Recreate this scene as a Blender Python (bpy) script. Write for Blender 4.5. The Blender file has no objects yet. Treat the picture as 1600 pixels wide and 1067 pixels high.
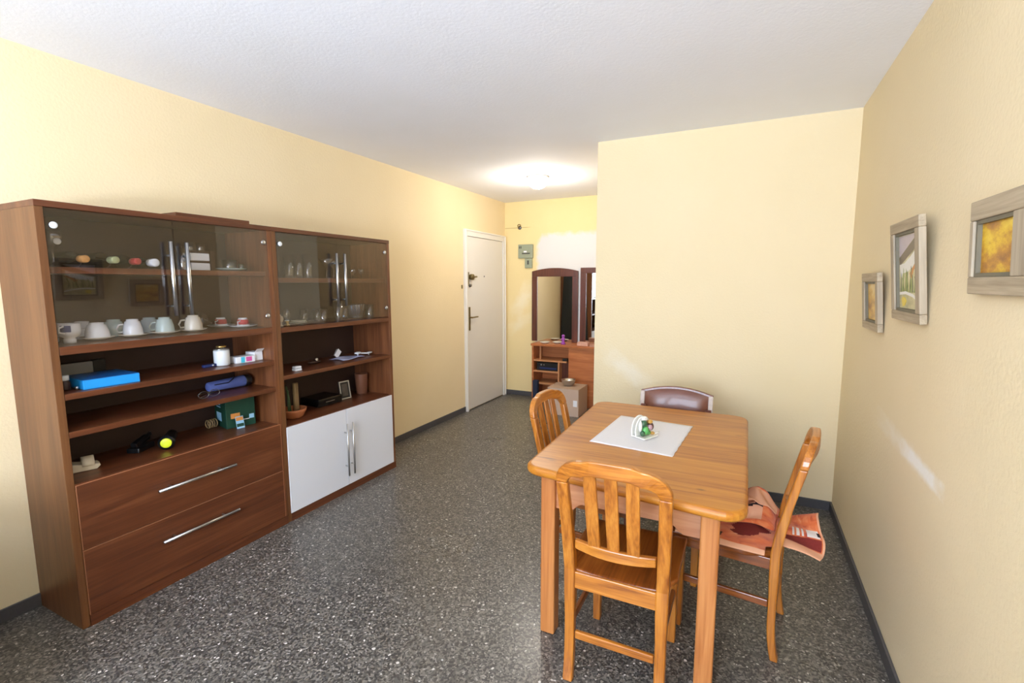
import bpy, bmesh, math, random
from mathutils import Vector, Matrix, Euler
random.seed(7)
sc = bpy.context.scene
PI = math.pi
R = math.radians

# ------------------------------------------------------------------ camera
cam_data = bpy.data.cameras.new('camera')
cam_data.sensor_width = 36.0
cam_data.lens = 36.0 * 753.66 / 1600.0
cam_data.clip_start = 0.02
cam = bpy.data.objects.new('camera', cam_data)
sc.collection.objects.link(cam)
yaw, pitch, roll = R(25.9533), R(-6.8902), R(-0.1052)
fw = Vector((-math.sin(yaw) * math.cos(pitch), math.cos(yaw) * math.cos(pitch), math.sin(pitch)))
rt = Vector((math.cos(yaw), math.sin(yaw), 0))
up = rt.cross(fw)
rt2 = rt * math.cos(roll) + up * math.sin(roll)
up2 = -rt * math.sin(roll) + up * math.cos(roll)
mw = Matrix((rt2, up2, -fw)).transposed().to_4x4()
mw.translation = Vector((2.8708, -0.1045, 1.4738))
cam.matrix_world = mw
sc.camera = cam

# ------------------------------------------------------------------ light and exposure
sc.view_settings.view_transform = 'Standard'
sc.view_settings.look = 'None'
sc.view_settings.gamma = 1.0
sc.view_settings.use_curve_mapping = False
sc.view_settings.exposure = 0.24
sc.cycles.use_denoising = True
sc.cycles.max_bounces = 10
sc.cycles.diffuse_bounces = 5
sc.cycles.glossy_bounces = 5
sc.cycles.transparent_max_bounces = 24
sc.cycles.transmission_bounces = 8
sc.cycles.sample_clamp_indirect = 6.0

world = bpy.data.worlds.new('sky')
sc.world = world
world.use_nodes = True
bg = world.node_tree.nodes['Background']
bg.inputs['Color'].default_value = (0.80, 0.90, 1.0, 1)
bg.inputs['Strength'].default_value = 1.5


def area_light(name, loc, rot, sx, sy, power, color):
    d = bpy.data.lights.new(name, 'AREA')
    d.shape = 'RECTANGLE'
    d.size = sx
    d.size_y = sy
    d.energy = power
    d.color = color
    o = bpy.data.objects.new(name, d)
    o.location = loc
    o.rotation_euler = rot
    sc.collection.objects.link(o)
    return o


YB = -2.20          # wall behind the camera, with the big window
# daylight entering through the window opening, from the bright street outside
area_light('window_daylight', (2.15, YB - 0.16, 1.50), (R(90), 0, R(0)), 2.1, 1.5, 160, (0.68, 0.81, 1.0))
# added fill light outside the window, aimed up to brighten the ceiling
area_light('ceiling_fill', (2.20, YB - 0.9, 0.40), (R(132), 0, R(0)), 2.8, 1.6, 730, (0.65, 0.765, 1.0))
# the ceiling lamp of the entrance hall
lamp_light = bpy.data.lights.new('hall_lamp_light', 'POINT')
lamp_light.energy = 21
lamp_light.color = (1.0, 0.93, 0.82)
lamp_light.shadow_soft_size = 0.07
ll = bpy.data.objects.new('hall_lamp_light', lamp_light)
ll.location = (0.98, 4.36, 2.34)
sc.collection.objects.link(ll)


# ------------------------------------------------------------------ materials
def lin(c):
    def f(v):
        v /= 255.0
        return v / 12.92 if v <= 0.04045 else ((v + 0.055) / 1.055) ** 2.4
    return (f(c[0]), f(c[1]), f(c[2]), 1.0)


def new_mat(name):
    m = bpy.data.materials.new(name)
    m.use_nodes = True
    nt = m.node_tree
    return m, nt, nt.nodes['Principled BSDF']


def N(nt, typ, **kw):
    n = nt.nodes.new(typ)
    for k, v in kw.items():
        setattr(n, k, v)
    return n


def plain(name, rgb, rough=0.5, metal=0.0, coat=0.0, var=0.06, scale=30, bump=0.0, spec=0.5):
    m, nt, b = new_mat(name)
    tc = N(nt, 'ShaderNodeTexCoord')
    no = N(nt, 'ShaderNodeTexNoise')
    no.inputs['Scale'].default_value = scale
    no.inputs['Detail'].default_value = 4
    nt.links.new(tc.outputs['Object'], no.inputs['Vector'])
    mx = N(nt, 'ShaderNodeMix', data_type='RGBA')
    c = lin(rgb)
    mx.inputs['A'].default_value = (c[0] * (1 - var), c[1] * (1 - var), c[2] * (1 - var), 1)
    mx.inputs['B'].default_value = (min(1, c[0] * (1 + var)), min(1, c[1] * (1 + var)), min(1, c[2] * (1 + var)), 1)
    nt.links.new(no.outputs['Fac'], mx.inputs['Factor'])
    nt.links.new(mx.outputs['Result'], b.inputs['Base Color'])
    b.inputs['Roughness'].default_value = rough
    b.inputs['Metallic'].default_value = metal
    b.inputs['Coat Weight'].default_value = coat
    b.inputs['Specular IOR Level'].default_value = spec
    if bump:
        bp = N(nt, 'ShaderNodeBump')
        bp.inputs['Strength'].default_value = bump
        bp.inputs['Distance'].default_value = 0.002
        nt.links.new(no.outputs['Fac'], bp.inputs['Height'])
        nt.links.new(bp.outputs['Normal'], b.inputs['Normal'])
    return m


def wood(name, dark, mid, light, axis=0, scale=1.0, rough=0.35, coat=0.2, knots=None, contrast=1.0):
    m, nt, b = new_mat(name)
    tc = N(nt, 'ShaderNodeTexCoord')
    mp = N(nt, 'ShaderNodeMapping')
    s = [14 * scale] * 3
    s[axis] = 1.1 * scale
    mp.inputs['Scale'].default_value = s
    nt.links.new(tc.outputs['Object'], mp.inputs['Vector'])
    n1 = N(nt, 'ShaderNodeTexNoise')
    n1.inputs['Scale'].default_value = 1.6
    n1.inputs['Detail'].default_value = 5
    n1.inputs['Distortion'].default_value = 1.2
    nt.links.new(mp.outputs['Vector'], n1.inputs['Vector'])
    mp2 = N(nt, 'ShaderNodeMapping')
    s2 = [90 * scale] * 3
    s2[axis] = 3.0 * scale
    mp2.inputs['Scale'].default_value = s2
    nt.links.new(tc.outputs['Object'], mp2.inputs['Vector'])
    n2 = N(nt, 'ShaderNodeTexNoise')
    n2.inputs['Scale'].default_value = 1.5
    n2.inputs['Detail'].default_value = 3
    nt.links.new(mp2.outputs['Vector'], n2.inputs['Vector'])
    ad = N(nt, 'ShaderNodeMath', operation='MULTIPLY_ADD')
    ad.inputs[1].default_value = 0.35
    nt.links.new(n2.outputs['Fac'], ad.inputs[0])
    mu = N(nt, 'ShaderNodeMath', operation='MULTIPLY')
    mu.inputs[1].default_value = 0.75
    nt.links.new(n1.outputs['Fac'], mu.inputs[0])
    nt.links.new(mu.outputs[0], ad.inputs[2])
    cr = N(nt, 'ShaderNodeValToRGB')
    e = cr.color_ramp.elements
    w = 0.16 / contrast
    e[0].position = 0.55 - w
    e[0].color = lin(dark)
    e[1].position = 0.55 + w
    e[1].color = lin(light)
    k = cr.color_ramp.elements.new(0.55)
    k.color = lin(mid)
    nt.links.new(ad.outputs[0], cr.inputs['Fac'])
    col = cr.outputs['Color']
    for (kx, ky, kl, kw, ks) in (knots or ()):
        # a dark knot with its drawn-out grain streak, fixed in the board
        sb = N(nt, 'ShaderNodeVectorMath', operation='SUBTRACT')
        nt.links.new(tc.outputs['Object'], sb.inputs[0])
        sb.inputs[1].default_value = (kx, ky, 0)
        ml = N(nt, 'ShaderNodeVectorMath', operation='MULTIPLY')
        nt.links.new(sb.outputs[0], ml.inputs[0])
        ml.inputs[1].default_value = (1 / kl, 1 / kw, 0)
        ln = N(nt, 'ShaderNodeVectorMath', operation='LENGTH')
        nt.links.new(ml.outputs[0], ln.inputs[0])
        r2 = N(nt, 'ShaderNodeMapRange')
        r2.inputs['From Min'].default_value = 1.15
        r2.inputs['From Max'].default_value = 0.35
        r2.inputs['To Max'].default_value = ks
        nt.links.new(ln.outputs['Value'], r2.inputs['Value'])
        mx = N(nt, 'ShaderNodeMix', data_type='RGBA')
        nt.links.new(r2.outputs[0], mx.inputs['Factor'])
        nt.links.new(col, mx.inputs['A'])
        mx.inputs['B'].default_value = lin((104, 58, 22))
        col = mx.outputs['Result']
    nt.links.new(col, b.inputs['Base Color'])
    b.inputs['Roughness'].default_value = rough
    b.inputs['Coat Weight'].default_value = coat
    b.inputs['Coat Roughness'].default_value = 0.2
    bp = N(nt, 'ShaderNodeBump')
    bp.inputs['Strength'].default_value = 0.12
    bp.inputs['Distance'].default_value = 0.001
    nt.links.new(n2.outputs['Fac'], bp.inputs['Height'])
    nt.links.new(bp.outputs['Normal'], b.inputs['Normal'])
    return m


def glass(name, tint, rough=0.02, ior=1.5, extra=0.0):
    m = bpy.data.materials.new(name)
    m.use_nodes = True
    nt = m.node_tree
    nt.nodes.clear()
    out = N(nt, 'ShaderNodeOutputMaterial')
    tr = N(nt, 'ShaderNodeBsdfTransparent')
    tr.inputs['Color'].default_value = (*tint, 1)
    gl = N(nt, 'ShaderNodeBsdfGlossy')
    gl.inputs['Roughness'].default_value = rough
    # Schlick reflectance, the same for both faces of the thin pane
    lw = N(nt, 'ShaderNodeLayerWeight')
    lw.inputs['Blend'].default_value = 0.5
    pw = N(nt, 'ShaderNodeMath', operation='POWER')
    pw.inputs[1].default_value = 5.0
    nt.links.new(lw.outputs['Facing'], pw.inputs[0])
    f0 = ((ior - 1) / (ior + 1)) ** 2
    ad = N(nt, 'ShaderNodeMath', operation='MULTIPLY_ADD')
    ad.inputs[1].default_value = 1 - f0
    ad.inputs[2].default_value = f0 + extra
    nt.links.new(pw.outputs[0], ad.inputs[0])
    mx = N(nt, 'ShaderNodeMixShader')
    nt.links.new(ad.outputs[0], mx.inputs['Fac'])
    nt.links.new(tr.outputs[0], mx.inputs[1])
    nt.links.new(gl.outputs[0], mx.inputs[2])
    nt.links.new(mx.outputs[0], out.inputs['Surface'])
    return m


def mask_patch(nt, pos, c, ax_u, ax_v, hu, hv, soft, nscale, namp):
    """1 inside an irregular patch with centre c and half sizes hu, hv."""
    no = N(nt, 'ShaderNodeTexNoise')
    no.inputs['Scale'].default_value = nscale
    no.inputs['Detail'].default_value = 6
    nt.links.new(pos, no.inputs['Vector'])
    sb = N(nt, 'ShaderNodeVectorMath', operation='SUBTRACT')
    nt.links.new(pos, sb.inputs[0])
    sb.inputs[1].default_value = c
    outs = []
    for ax, h in ((ax_u, hu), (ax_v, hv)):
        d = N(nt, 'ShaderNodeVectorMath', operation='DOT_PRODUCT')
        nt.links.new(sb.outputs[0], d.inputs[0])
        d.inputs[1].default_value = ax
        a = N(nt, 'ShaderNodeMath', operation='ABSOLUTE')
        nt.links.new(d.outputs['Value'], a.inputs[0])
        q = N(nt, 'ShaderNodeMath', operation='DIVIDE')
        nt.links.new(a.outputs[0], q.inputs[0])
        q.inputs[1].default_value = h
        outs.append(q.outputs[0])
    mxn = N(nt, 'ShaderNodeMath', operation='SMOOTH_MAX')
    nt.links.new(outs[0], mxn.inputs[0])
    nt.links.new(outs[1], mxn.inputs[1])
    mxn.inputs[2].default_value = 0.3
    nn = N(nt, 'ShaderNodeMath', operation='MULTIPLY_ADD')
    nt.links.new(no.outputs['Fac'], nn.inputs[0])
    nn.inputs[1].default_value = namp
    nt.links.new(mxn.outputs[0], nn.inputs[2])
    mr = N(nt, 'ShaderNodeMapRange')
    nt.links.new(nn.outputs[0], mr.inputs['Value'])
    mr.inputs['From Min'].default_value = 1 + namp / 2 + soft
    mr.inputs['From Max'].default_value = 1 + namp / 2 - soft
    return mr.outputs[0]


def wall_mat(name, rgb, patches=(), bump=0.35):
    m, nt, b = new_mat(name)
    geo = N(nt, 'ShaderNodeNewGeometry')
    pos = geo.outputs['Position']
    n1 = N(nt, 'ShaderNodeTexNoise')
    n1.inputs['Scale'].default_value = 2.2
    n1.inputs['Detail'].default_value = 6
    nt.links.new(pos, n1.inputs['Vector'])
    mx = N(nt, 'ShaderNodeMix', data_type='RGBA')
    c = lin(rgb)
    mx.inputs['A'].default_value = (c[0] * .97, c[1] * .965, c[2] * .93, 1)
    mx.inputs['B'].default_value = (min(1, c[0] * 1.03), min(1, c[1] * 1.035), min(1, c[2] * 1.07), 1)
    nt.links.new(n1.outputs['Fac'], mx.inputs['Factor'])
    col = mx.outputs['Result']
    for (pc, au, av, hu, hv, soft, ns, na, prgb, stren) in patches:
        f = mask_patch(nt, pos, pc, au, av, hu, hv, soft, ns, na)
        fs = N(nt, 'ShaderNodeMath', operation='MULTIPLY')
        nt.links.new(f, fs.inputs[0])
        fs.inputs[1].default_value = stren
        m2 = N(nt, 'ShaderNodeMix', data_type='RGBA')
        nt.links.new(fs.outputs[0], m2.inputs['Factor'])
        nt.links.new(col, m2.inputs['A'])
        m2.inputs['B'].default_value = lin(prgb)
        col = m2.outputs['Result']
    nt.links.new(col, b.inputs['Base Color'])
    b.inputs['Roughness'].default_value = 0.85
    b.inputs['Specular IOR Level'].default_value = 0.25
    n2 = N(nt, 'ShaderNodeTexNoise')
    n2.inputs['Scale'].default_value = 75
    n2.inputs['Detail'].default_value = 3
    nt.links.new(pos, n2.inputs['Vector'])
    bp = N(nt, 'ShaderNodeBump')
    bp.inputs['Strength'].default_value = bump
    bp.inputs['Distance'].default_value = 0.004
    nt.links.new(n2.outputs['Fac'], bp.inputs['Height'])
    nt.links.new(bp.outputs['Normal'], b.inputs['Normal'])
    return m


def terrazzo():
    m, nt, b = new_mat('terrazzo')
    geo = N(nt, 'ShaderNodeNewGeometry')
    pos = geo.outputs['Position']
    dn = N(nt, 'ShaderNodeTexNoise')
    dn.inputs['Scale'].default_value = 25
    nt.links.new(pos, dn.inputs['Vector'])
    ds = N(nt, 'ShaderNodeVectorMath', operation='MULTIPLY_ADD')
    nt.links.new(dn.outputs['Color'], ds.inputs[0])
    ds.inputs[1].default_value = (0.02, 0.02, 0.0)
    nt.links.new(pos, ds.inputs[2])
    v1 = N(nt, 'ShaderNodeTexVoronoi')
    v1.inputs['Scale'].default_value = 135
    nt.links.new(ds.outputs[0], v1.inputs['Vector'])
    sp = N(nt, 'ShaderNodeSeparateColor')
    nt.links.new(v1.outputs['Color'], sp.inputs[0])
    cr = N(nt, 'ShaderNodeValToRGB')
    cr.color_ramp.interpolation = 'CONSTANT'
    e = cr.color_ramp.elements
    e[0].position = 0
    e[0].color = lin((66, 63, 60))
    e[1].position = 0.30
    e[1].color = lin((94, 90, 85))
    for p, c in ((0.55, (116, 111, 104)), (0.76, (128, 123, 115)), (0.88, (78, 74, 71)), (0.955, (154, 149, 141))):
        k = cr.color_ramp.elements.new(p)
        k.color = lin(c)
    nt.links.new(sp.outputs[0], cr.inputs['Fac'])
    # sparse bright chips
    v2 = N(nt, 'ShaderNodeTexVoronoi')
    v2.inputs['Scale'].default_value = 58
    nt.links.new(ds.outputs[0], v2.inputs['Vector'])
    sp2 = N(nt, 'ShaderNodeSeparateColor')
    nt.links.new(v2.outputs['Color'], sp2.inputs[0])
    thr = N(nt, 'ShaderNodeMapRange')
    nt.links.new(sp2.outputs[1], thr.inputs['Value'])
    thr.inputs['From Min'].default_value = 0.76
    thr.inputs['From Max'].default_value = 1.0
    thr.inputs['To Min'].default_value = 0.0
    thr.inputs['To Max'].default_value = 0.34
    lt = N(nt, 'ShaderNodeMath', operation='LESS_THAN')
    nt.links.new(v2.outputs['Distance'], lt.inputs[0])
    nt.links.new(thr.outputs[0], lt.inputs[1])
    mx = N(nt, 'ShaderNodeMix', data_type='RGBA')
    nt.links.new(lt.outputs[0], mx.inputs['Factor'])
    nt.links.new(cr.outputs['Color'], mx.inputs['A'])
    mx.inputs['B'].default_value = lin((206, 202, 195))
    # large soft wear variation
    n3 = N(nt, 'ShaderNodeTexNoise')
    n3.inputs['Scale'].default_value = 1.7
    n3.inputs['Detail'].default_value = 5
    nt.links.new(pos, n3.inputs['Vector'])
    # faint tile joints, 40 cm
    br = N(nt, 'ShaderNodeTexBrick')
    br.offset = 0.0
    br.inputs['Scale'].default_value = 1.0
    br.inputs['Brick Width'].default_value = 0.4
    br.inputs['Row Height'].default_value = 0.4
    br.inputs['Mortar Size'].default_value = 0.0012
    br.inputs['Color1'].default_value = (1, 1, 1, 1)
    br.inputs['Color2'].default_value = (0.93, 0.93, 0.93, 1)
    br.inputs['Mortar'].default_value = (0.72, 0.72, 0.70, 1)
    nt.links.new(pos, br.inputs['Vector'])
    ml = N(nt, 'ShaderNodeMix', data_type='RGBA', blend_type='MULTIPLY')
    ml.inputs['Factor'].default_value = 1
    nt.links.new(mx.outputs['Result'], ml.inputs['A'])
    nt.links.new(br.outputs['Color'], ml.inputs['B'])
    nt.links.new(ml.outputs['Result'], b.inputs['Base Color'])
    rr = N(nt, 'ShaderNodeMapRange')
    nt.links.new(n3.outputs['Fac'], rr.inputs['Value'])
    rr.inputs['To Min'].default_value = 0.20
    rr.inputs['To Max'].default_value = 0.42
    nt.links.new(rr.outputs[0], b.inputs['Roughness'])
    b.inputs['Specular IOR Level'].default_value = 0.5
    return m


YEL = (234, 215, 176)
Yx, Zx, Xx = (0, 1, 0), (0, 0, 1), (1, 0, 0)
dg = math.atan2(-0.30, -0.62)
M = {}
M['wall_left'] = wall_mat('wall_left_plaster', YEL)
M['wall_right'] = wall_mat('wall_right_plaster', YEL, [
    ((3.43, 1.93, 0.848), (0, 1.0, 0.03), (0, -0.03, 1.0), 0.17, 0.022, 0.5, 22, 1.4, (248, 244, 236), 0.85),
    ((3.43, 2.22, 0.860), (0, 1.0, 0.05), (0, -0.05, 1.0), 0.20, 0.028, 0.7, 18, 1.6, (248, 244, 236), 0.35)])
M['wall_middle'] = wall_mat('wall_middle_plaster', (237, 218, 178), [
    ((2.08, 3.49, 0.83), (0.8, 0, -0.6), (0.6, 0, 0.8), 0.14, 0.05, 0.7, 18, 1.8, (250, 246, 236), 0.35)])
M['wall_back'] = wall_mat('wall_back_plaster', (237, 215, 160), [
    ((1.30, 5.59, 1.22), Xx, Zx, 0.84, 0.86, 0.03, 12, 0.12, (222, 220, 218), 1.0),
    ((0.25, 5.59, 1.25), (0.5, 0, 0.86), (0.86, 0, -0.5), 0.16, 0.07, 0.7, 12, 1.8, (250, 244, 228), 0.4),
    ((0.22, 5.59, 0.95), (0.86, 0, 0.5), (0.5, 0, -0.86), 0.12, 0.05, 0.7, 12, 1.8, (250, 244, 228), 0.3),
    ((0.16, 5.59, 2.176), Xx, Zx, 0.18, 0.004, 0.2, 12, 0.2, (170, 150, 100), 0.7)])
M['ceiling'] = wall_mat('ceiling_plaster', (243, 244, 250), bump=0.25)
M['floor'] = terrazzo()
M['base'] = plain('baseboard_grey', (78, 76, 78), 0.45, var=0.15, scale=60)
M['white_paint'] = plain('white_paint', (232, 228, 222), 0.4, var=0.02)
M['door_paint'] = plain('door_paint', (226, 222, 216), 0.42, var=0.02, scale=3)
M['white_lam'] = plain('white_laminate', (226, 228, 236), 0.35, var=0.01, scale=3)
M['cab_v'] = wood('walnut_vertical', (92, 52, 29), (110, 64, 36), (126, 78, 46), 2, 0.9, 0.4, 0.12)
M['cab_side'] = wood('walnut_side', (95, 57, 30), (108, 67, 36), (120, 78, 44), 2, 0.8, 0.4, 0.12)
M['cab_h'] = wood('walnut_horizontal', (80, 41, 22), (98, 52, 28), (114, 66, 38), 1, 0.7, 0.38, 0.15)
M['cab_edge'] = plain('walnut_lit_edge_band', (170, 112, 78), 0.4)
M['cab_in'] = wood('walnut_inside', (74, 44, 32), (86, 52, 38), (96, 60, 44), 1, 0.7, 0.45, 0.1)
M['cab_back'] = plain('walnut_back', (58, 38, 30), 0.6, var=0.1, scale=8)
KNOTS = ((-0.318, -0.438, 0.035, 0.007, 0.75), (-0.300, -0.455, 0.030, 0.005, 0.6), (0.277, -0.492, 0.018, 0.009, 0.7),
         (-0.309, 0.183, 0.045, 0.007, 0.5), (-0.389, 0.055, 0.022, 0.006, 0.6), (-0.30, 0.46, 0.03, 0.008, 0.45),
         (0.389, 0.23, 0.022, 0.008, 0.6), (0.24, 0.00, 0.05, 0.006, 0.3), (0.12, 0.32, 0.03, 0.006, 0.3))
M['pine_top'] = wood('pine_top', (158, 88, 22), (182, 112, 31), (196, 130, 42), 0, 0.8, 0.34, 0.15, knots=KNOTS)
M['pine_leg'] = wood('pine_leg', (176, 106, 52), (196, 126, 68), (208, 142, 82), 2, 0.8, 0.36, 0.15)
M['pine_apron'] = wood('pine_apron', (176, 108, 68), (194, 130, 88), (206, 146, 102), 0, 0.8, 0.33, 0.3)
M['oak_v'] = wood('oak_upright', (136, 72, 18), (184, 112, 36), (206, 136, 54), 2, 1.3, 0.28, 0.35, contrast=0.85)
M['oak_h'] = wood('oak_cross', (136, 72, 18), (184, 112, 36), (206, 136, 54), 0, 1.3, 0.28, 0.35, contrast=0.85)
M['oak_seat'] = wood('oak_seat', (108, 54, 16), (142, 76, 26), (162, 94, 36), 1, 1.0, 0.28, 0.45)
M['dark_wood'] = wood('dark_chair_wood', (92, 44, 24), (112, 58, 34), (130, 72, 44), 2, 1.0, 0.3, 0.4)
M['leather'] = plain('brown_leather', (116, 66, 46), 0.32, var=0.15, scale=40, bump=0.3, coat=0.2)
M['worn'] = plain('worn_white_paint', (206, 190, 178), 0.55, var=0.25, scale=70)
M['steel'] = plain('brushed_steel', (196, 196, 196), 0.28, 1.0, var=0.03)
M['steel_dark'] = plain('grey_steel', (120, 120, 122), 0.3, 1.0, var=0.03)
M['brass'] = plain('aged_brass', (140, 126, 90), 0.35, 1.0, var=0.08)
M['smoke'] = glass('smoked_glass', (0.94, 0.925, 0.92), 0.01, 1.5, 0.028)
M['clear'] = glass('clear_glass', (0.94, 0.96, 0.96), 0.04, 1.5, 0.17)
M['clear_blue'] = glass('pale_blue_glass', (0.80, 0.88, 0.93), 0.06, 1.5, 0.20)
M['clear_green'] = glass('green_glass', (0.45, 0.66, 0.55), 0.05, 1.5, 0.12)
M['film'] = glass('clear_plastic_film', (0.80, 0.84, 0.86), 0.15, 1.5, 0.25)
M['mirror'] = plain('mirror_silver', (225, 225, 220), 0.02, 1.0, var=0.0)
M['black'] = plain('black_plastic', (22, 22, 24), 0.35)
M['black_gloss'] = plain('black_gloss', (14, 14, 16), 0.12)
M['navy'] = plain('navy_fabric', (28, 38, 62), 0.8, scale=60)
M['china'] = plain('white_china', (226, 230, 234), 0.22, coat=0.4, var=0.02)
M['china_blue'] = plain('bluish_china', (176, 198, 208), 0.22, coat=0.4, var=0.03)
M['china_green'] = plain('celadon_china', (192, 212, 210), 0.22, coat=0.4, var=0.03)
M['china_cream'] = plain('cream_china', (226, 222, 208), 0.22, coat=0.4, var=0.02)
M['blue_print'] = plain('blue_print', (46, 62, 118), 0.4, var=0.5, scale=180)
M['red_print'] = plain('red_print', (190, 52, 62), 0.4, var=0.3, scale=120)
M['orange_band'] = plain('blue_box', (30, 150, 225), 0.45, var=0.03)
M['blue_top'] = plain('blue_box_lid', (24, 96, 170), 0.4, var=0.03)
M['paper_white'] = plain('white_paper', (236, 236, 240), 0.7, var=0.02)
M['wine'] = plain('dark_green_bottle', (22, 30, 24), 0.12, coat=0.6)
M['cork'] = plain('cork', (206, 150, 84), 0.8, var=0.3, scale=120)
M['foil_green'] = plain('green_foil', (176, 184, 140), 0.35, 0.3)
M['foil_red'] = plain('red_foil', (178, 66, 62), 0.4, 0.2)
M['gold'] = plain('gold_metal', (216, 180, 110), 0.3, 0.9)
M['beige'] = plain('beige_leather', (214, 200, 176), 0.6)
M['dark_brown'] = plain('dark_brown', (60, 36, 26), 0.5)
M['lime'] = plain('lime_plastic', (214, 224, 40), 0.45)
M['green_box'] = plain('green_carton', (16, 62, 46), 0.5, var=0.1)
M['orange_print'] = plain('orange_print', (210, 140, 70), 0.5, var=0.3, scale=80)
M['sky_print'] = plain('pale_blue_print', (150, 196, 226), 0.5, var=0.1)
M['cyan'] = plain('cyan_print', (70, 190, 220), 0.5)
M['pink'] = plain('pink_print', (216, 90, 160), 0.5)
M['blue_cloth'] = plain('periwinkle_cloth', (84, 98, 162), 0.75, scale=50)
M['dark_blue'] = plain('dark_blue', (30, 44, 96), 0.45)
M['terracotta'] = plain('terracotta', (168, 98, 56), 0.75, var=0.12)
M['bark'] = wood('trunk_bark', (118, 94, 62), (146, 120, 84), (170, 144, 104), 2, 3, 0.8, 0)
M['leaf'] = plain('leaf_green', (60, 84, 50), 0.5)
M['cup_brown'] = plain('brown_plastic', (118, 76, 56), 0.4)
M['silver_frame'] = plain('silver_frame', (190, 190, 192), 0.3, 0.9)
M['photo_grey'] = plain('faded_photograph', (74, 66, 62), 0.3, var=0.5, scale=30)
M['sheet_blue'] = plain('pale_blue_sheet', (196, 202, 236), 0.6, var=0.02)
M['grey_card'] = plain('grey_card', (140, 138, 138), 0.5)
M['frame_grey'] = wood('weathered_grey_wood', (154, 136, 110), (174, 156, 128), (190, 173, 146), 1, 1.2, 0.6, 0.0)
M['frame_grey_v'] = wood('weathered_grey_wood_upright', (154, 137, 114), (174, 157, 132), (190, 175, 150), 2, 1.2, 0.6, 0.0)
M['frame_in'] = plain('frame_lip', (112, 104, 84), 0.6, var=0.1)
M['fuse'] = plain('fuse_panel', (150, 156, 132), 0.5, var=0.08)
M['fuse_dark'] = plain('fuse_detail', (72, 72, 66), 0.5)
M['hall_wood'] = wood('hall_unit_wood', (156, 88, 44), (178, 106, 58), (196, 124, 70), 0, 0.8, 0.4, 0.15)
M['hall_dark'] = wood('hall_mirror_wood', (70, 32, 20), (88, 42, 26), (104, 54, 34), 2, 1.0, 0.35, 0.3)
M['hall_edge'] = plain('hall_unit_edge', (186, 130, 86), 0.5)
M['carton'] = plain('carton', (198, 172, 152), 0.75, var=0.03, scale=10)
M['carton_side'] = plain('carton', (172, 148, 128), 0.75, var=0.03, scale=10)
M['lilac'] = plain('violet_plastic', (150, 70, 170), 0.4)
M['pinkish'] = plain('pink_patterned_box', (206, 160, 140), 0.6, var=0.25, scale=90)
M['mat_cloth'] = plain('white_mat', (226, 224, 226), 0.75, var=0.03, scale=120, bump=0.1)
M['coat_cloth'] = plain('charcoal_coat', (40, 46, 52), 0.85, scale=40)
M['porcelain'] = plain('white_porcelain', (240, 238, 230), 0.2, coat=0.5, var=0.02)
M['veg_green'] = plain('green_glaze', (92, 176, 92), 0.25, coat=0.4, var=0.2)
M['veg_dark'] = plain('dark_green_glaze', (52, 92, 62), 0.25, coat=0.4, var=0.2)
M['veg_plum'] = plain('plum_glaze', (96, 62, 60), 0.25, coat=0.4, var=0.3)
M['veg_ochre'] = plain('ochre_glaze', (206, 158, 74), 0.3, coat=0.4, var=0.2)
M['veg_pink'] = plain('mauve_glaze', (186, 150, 158), 0.3, coat=0.4, var=0.1)
M['shadow_blocker'] = plain('shadow_blocker_fabric', (120, 114, 106), 0.9, scale=90)


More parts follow.
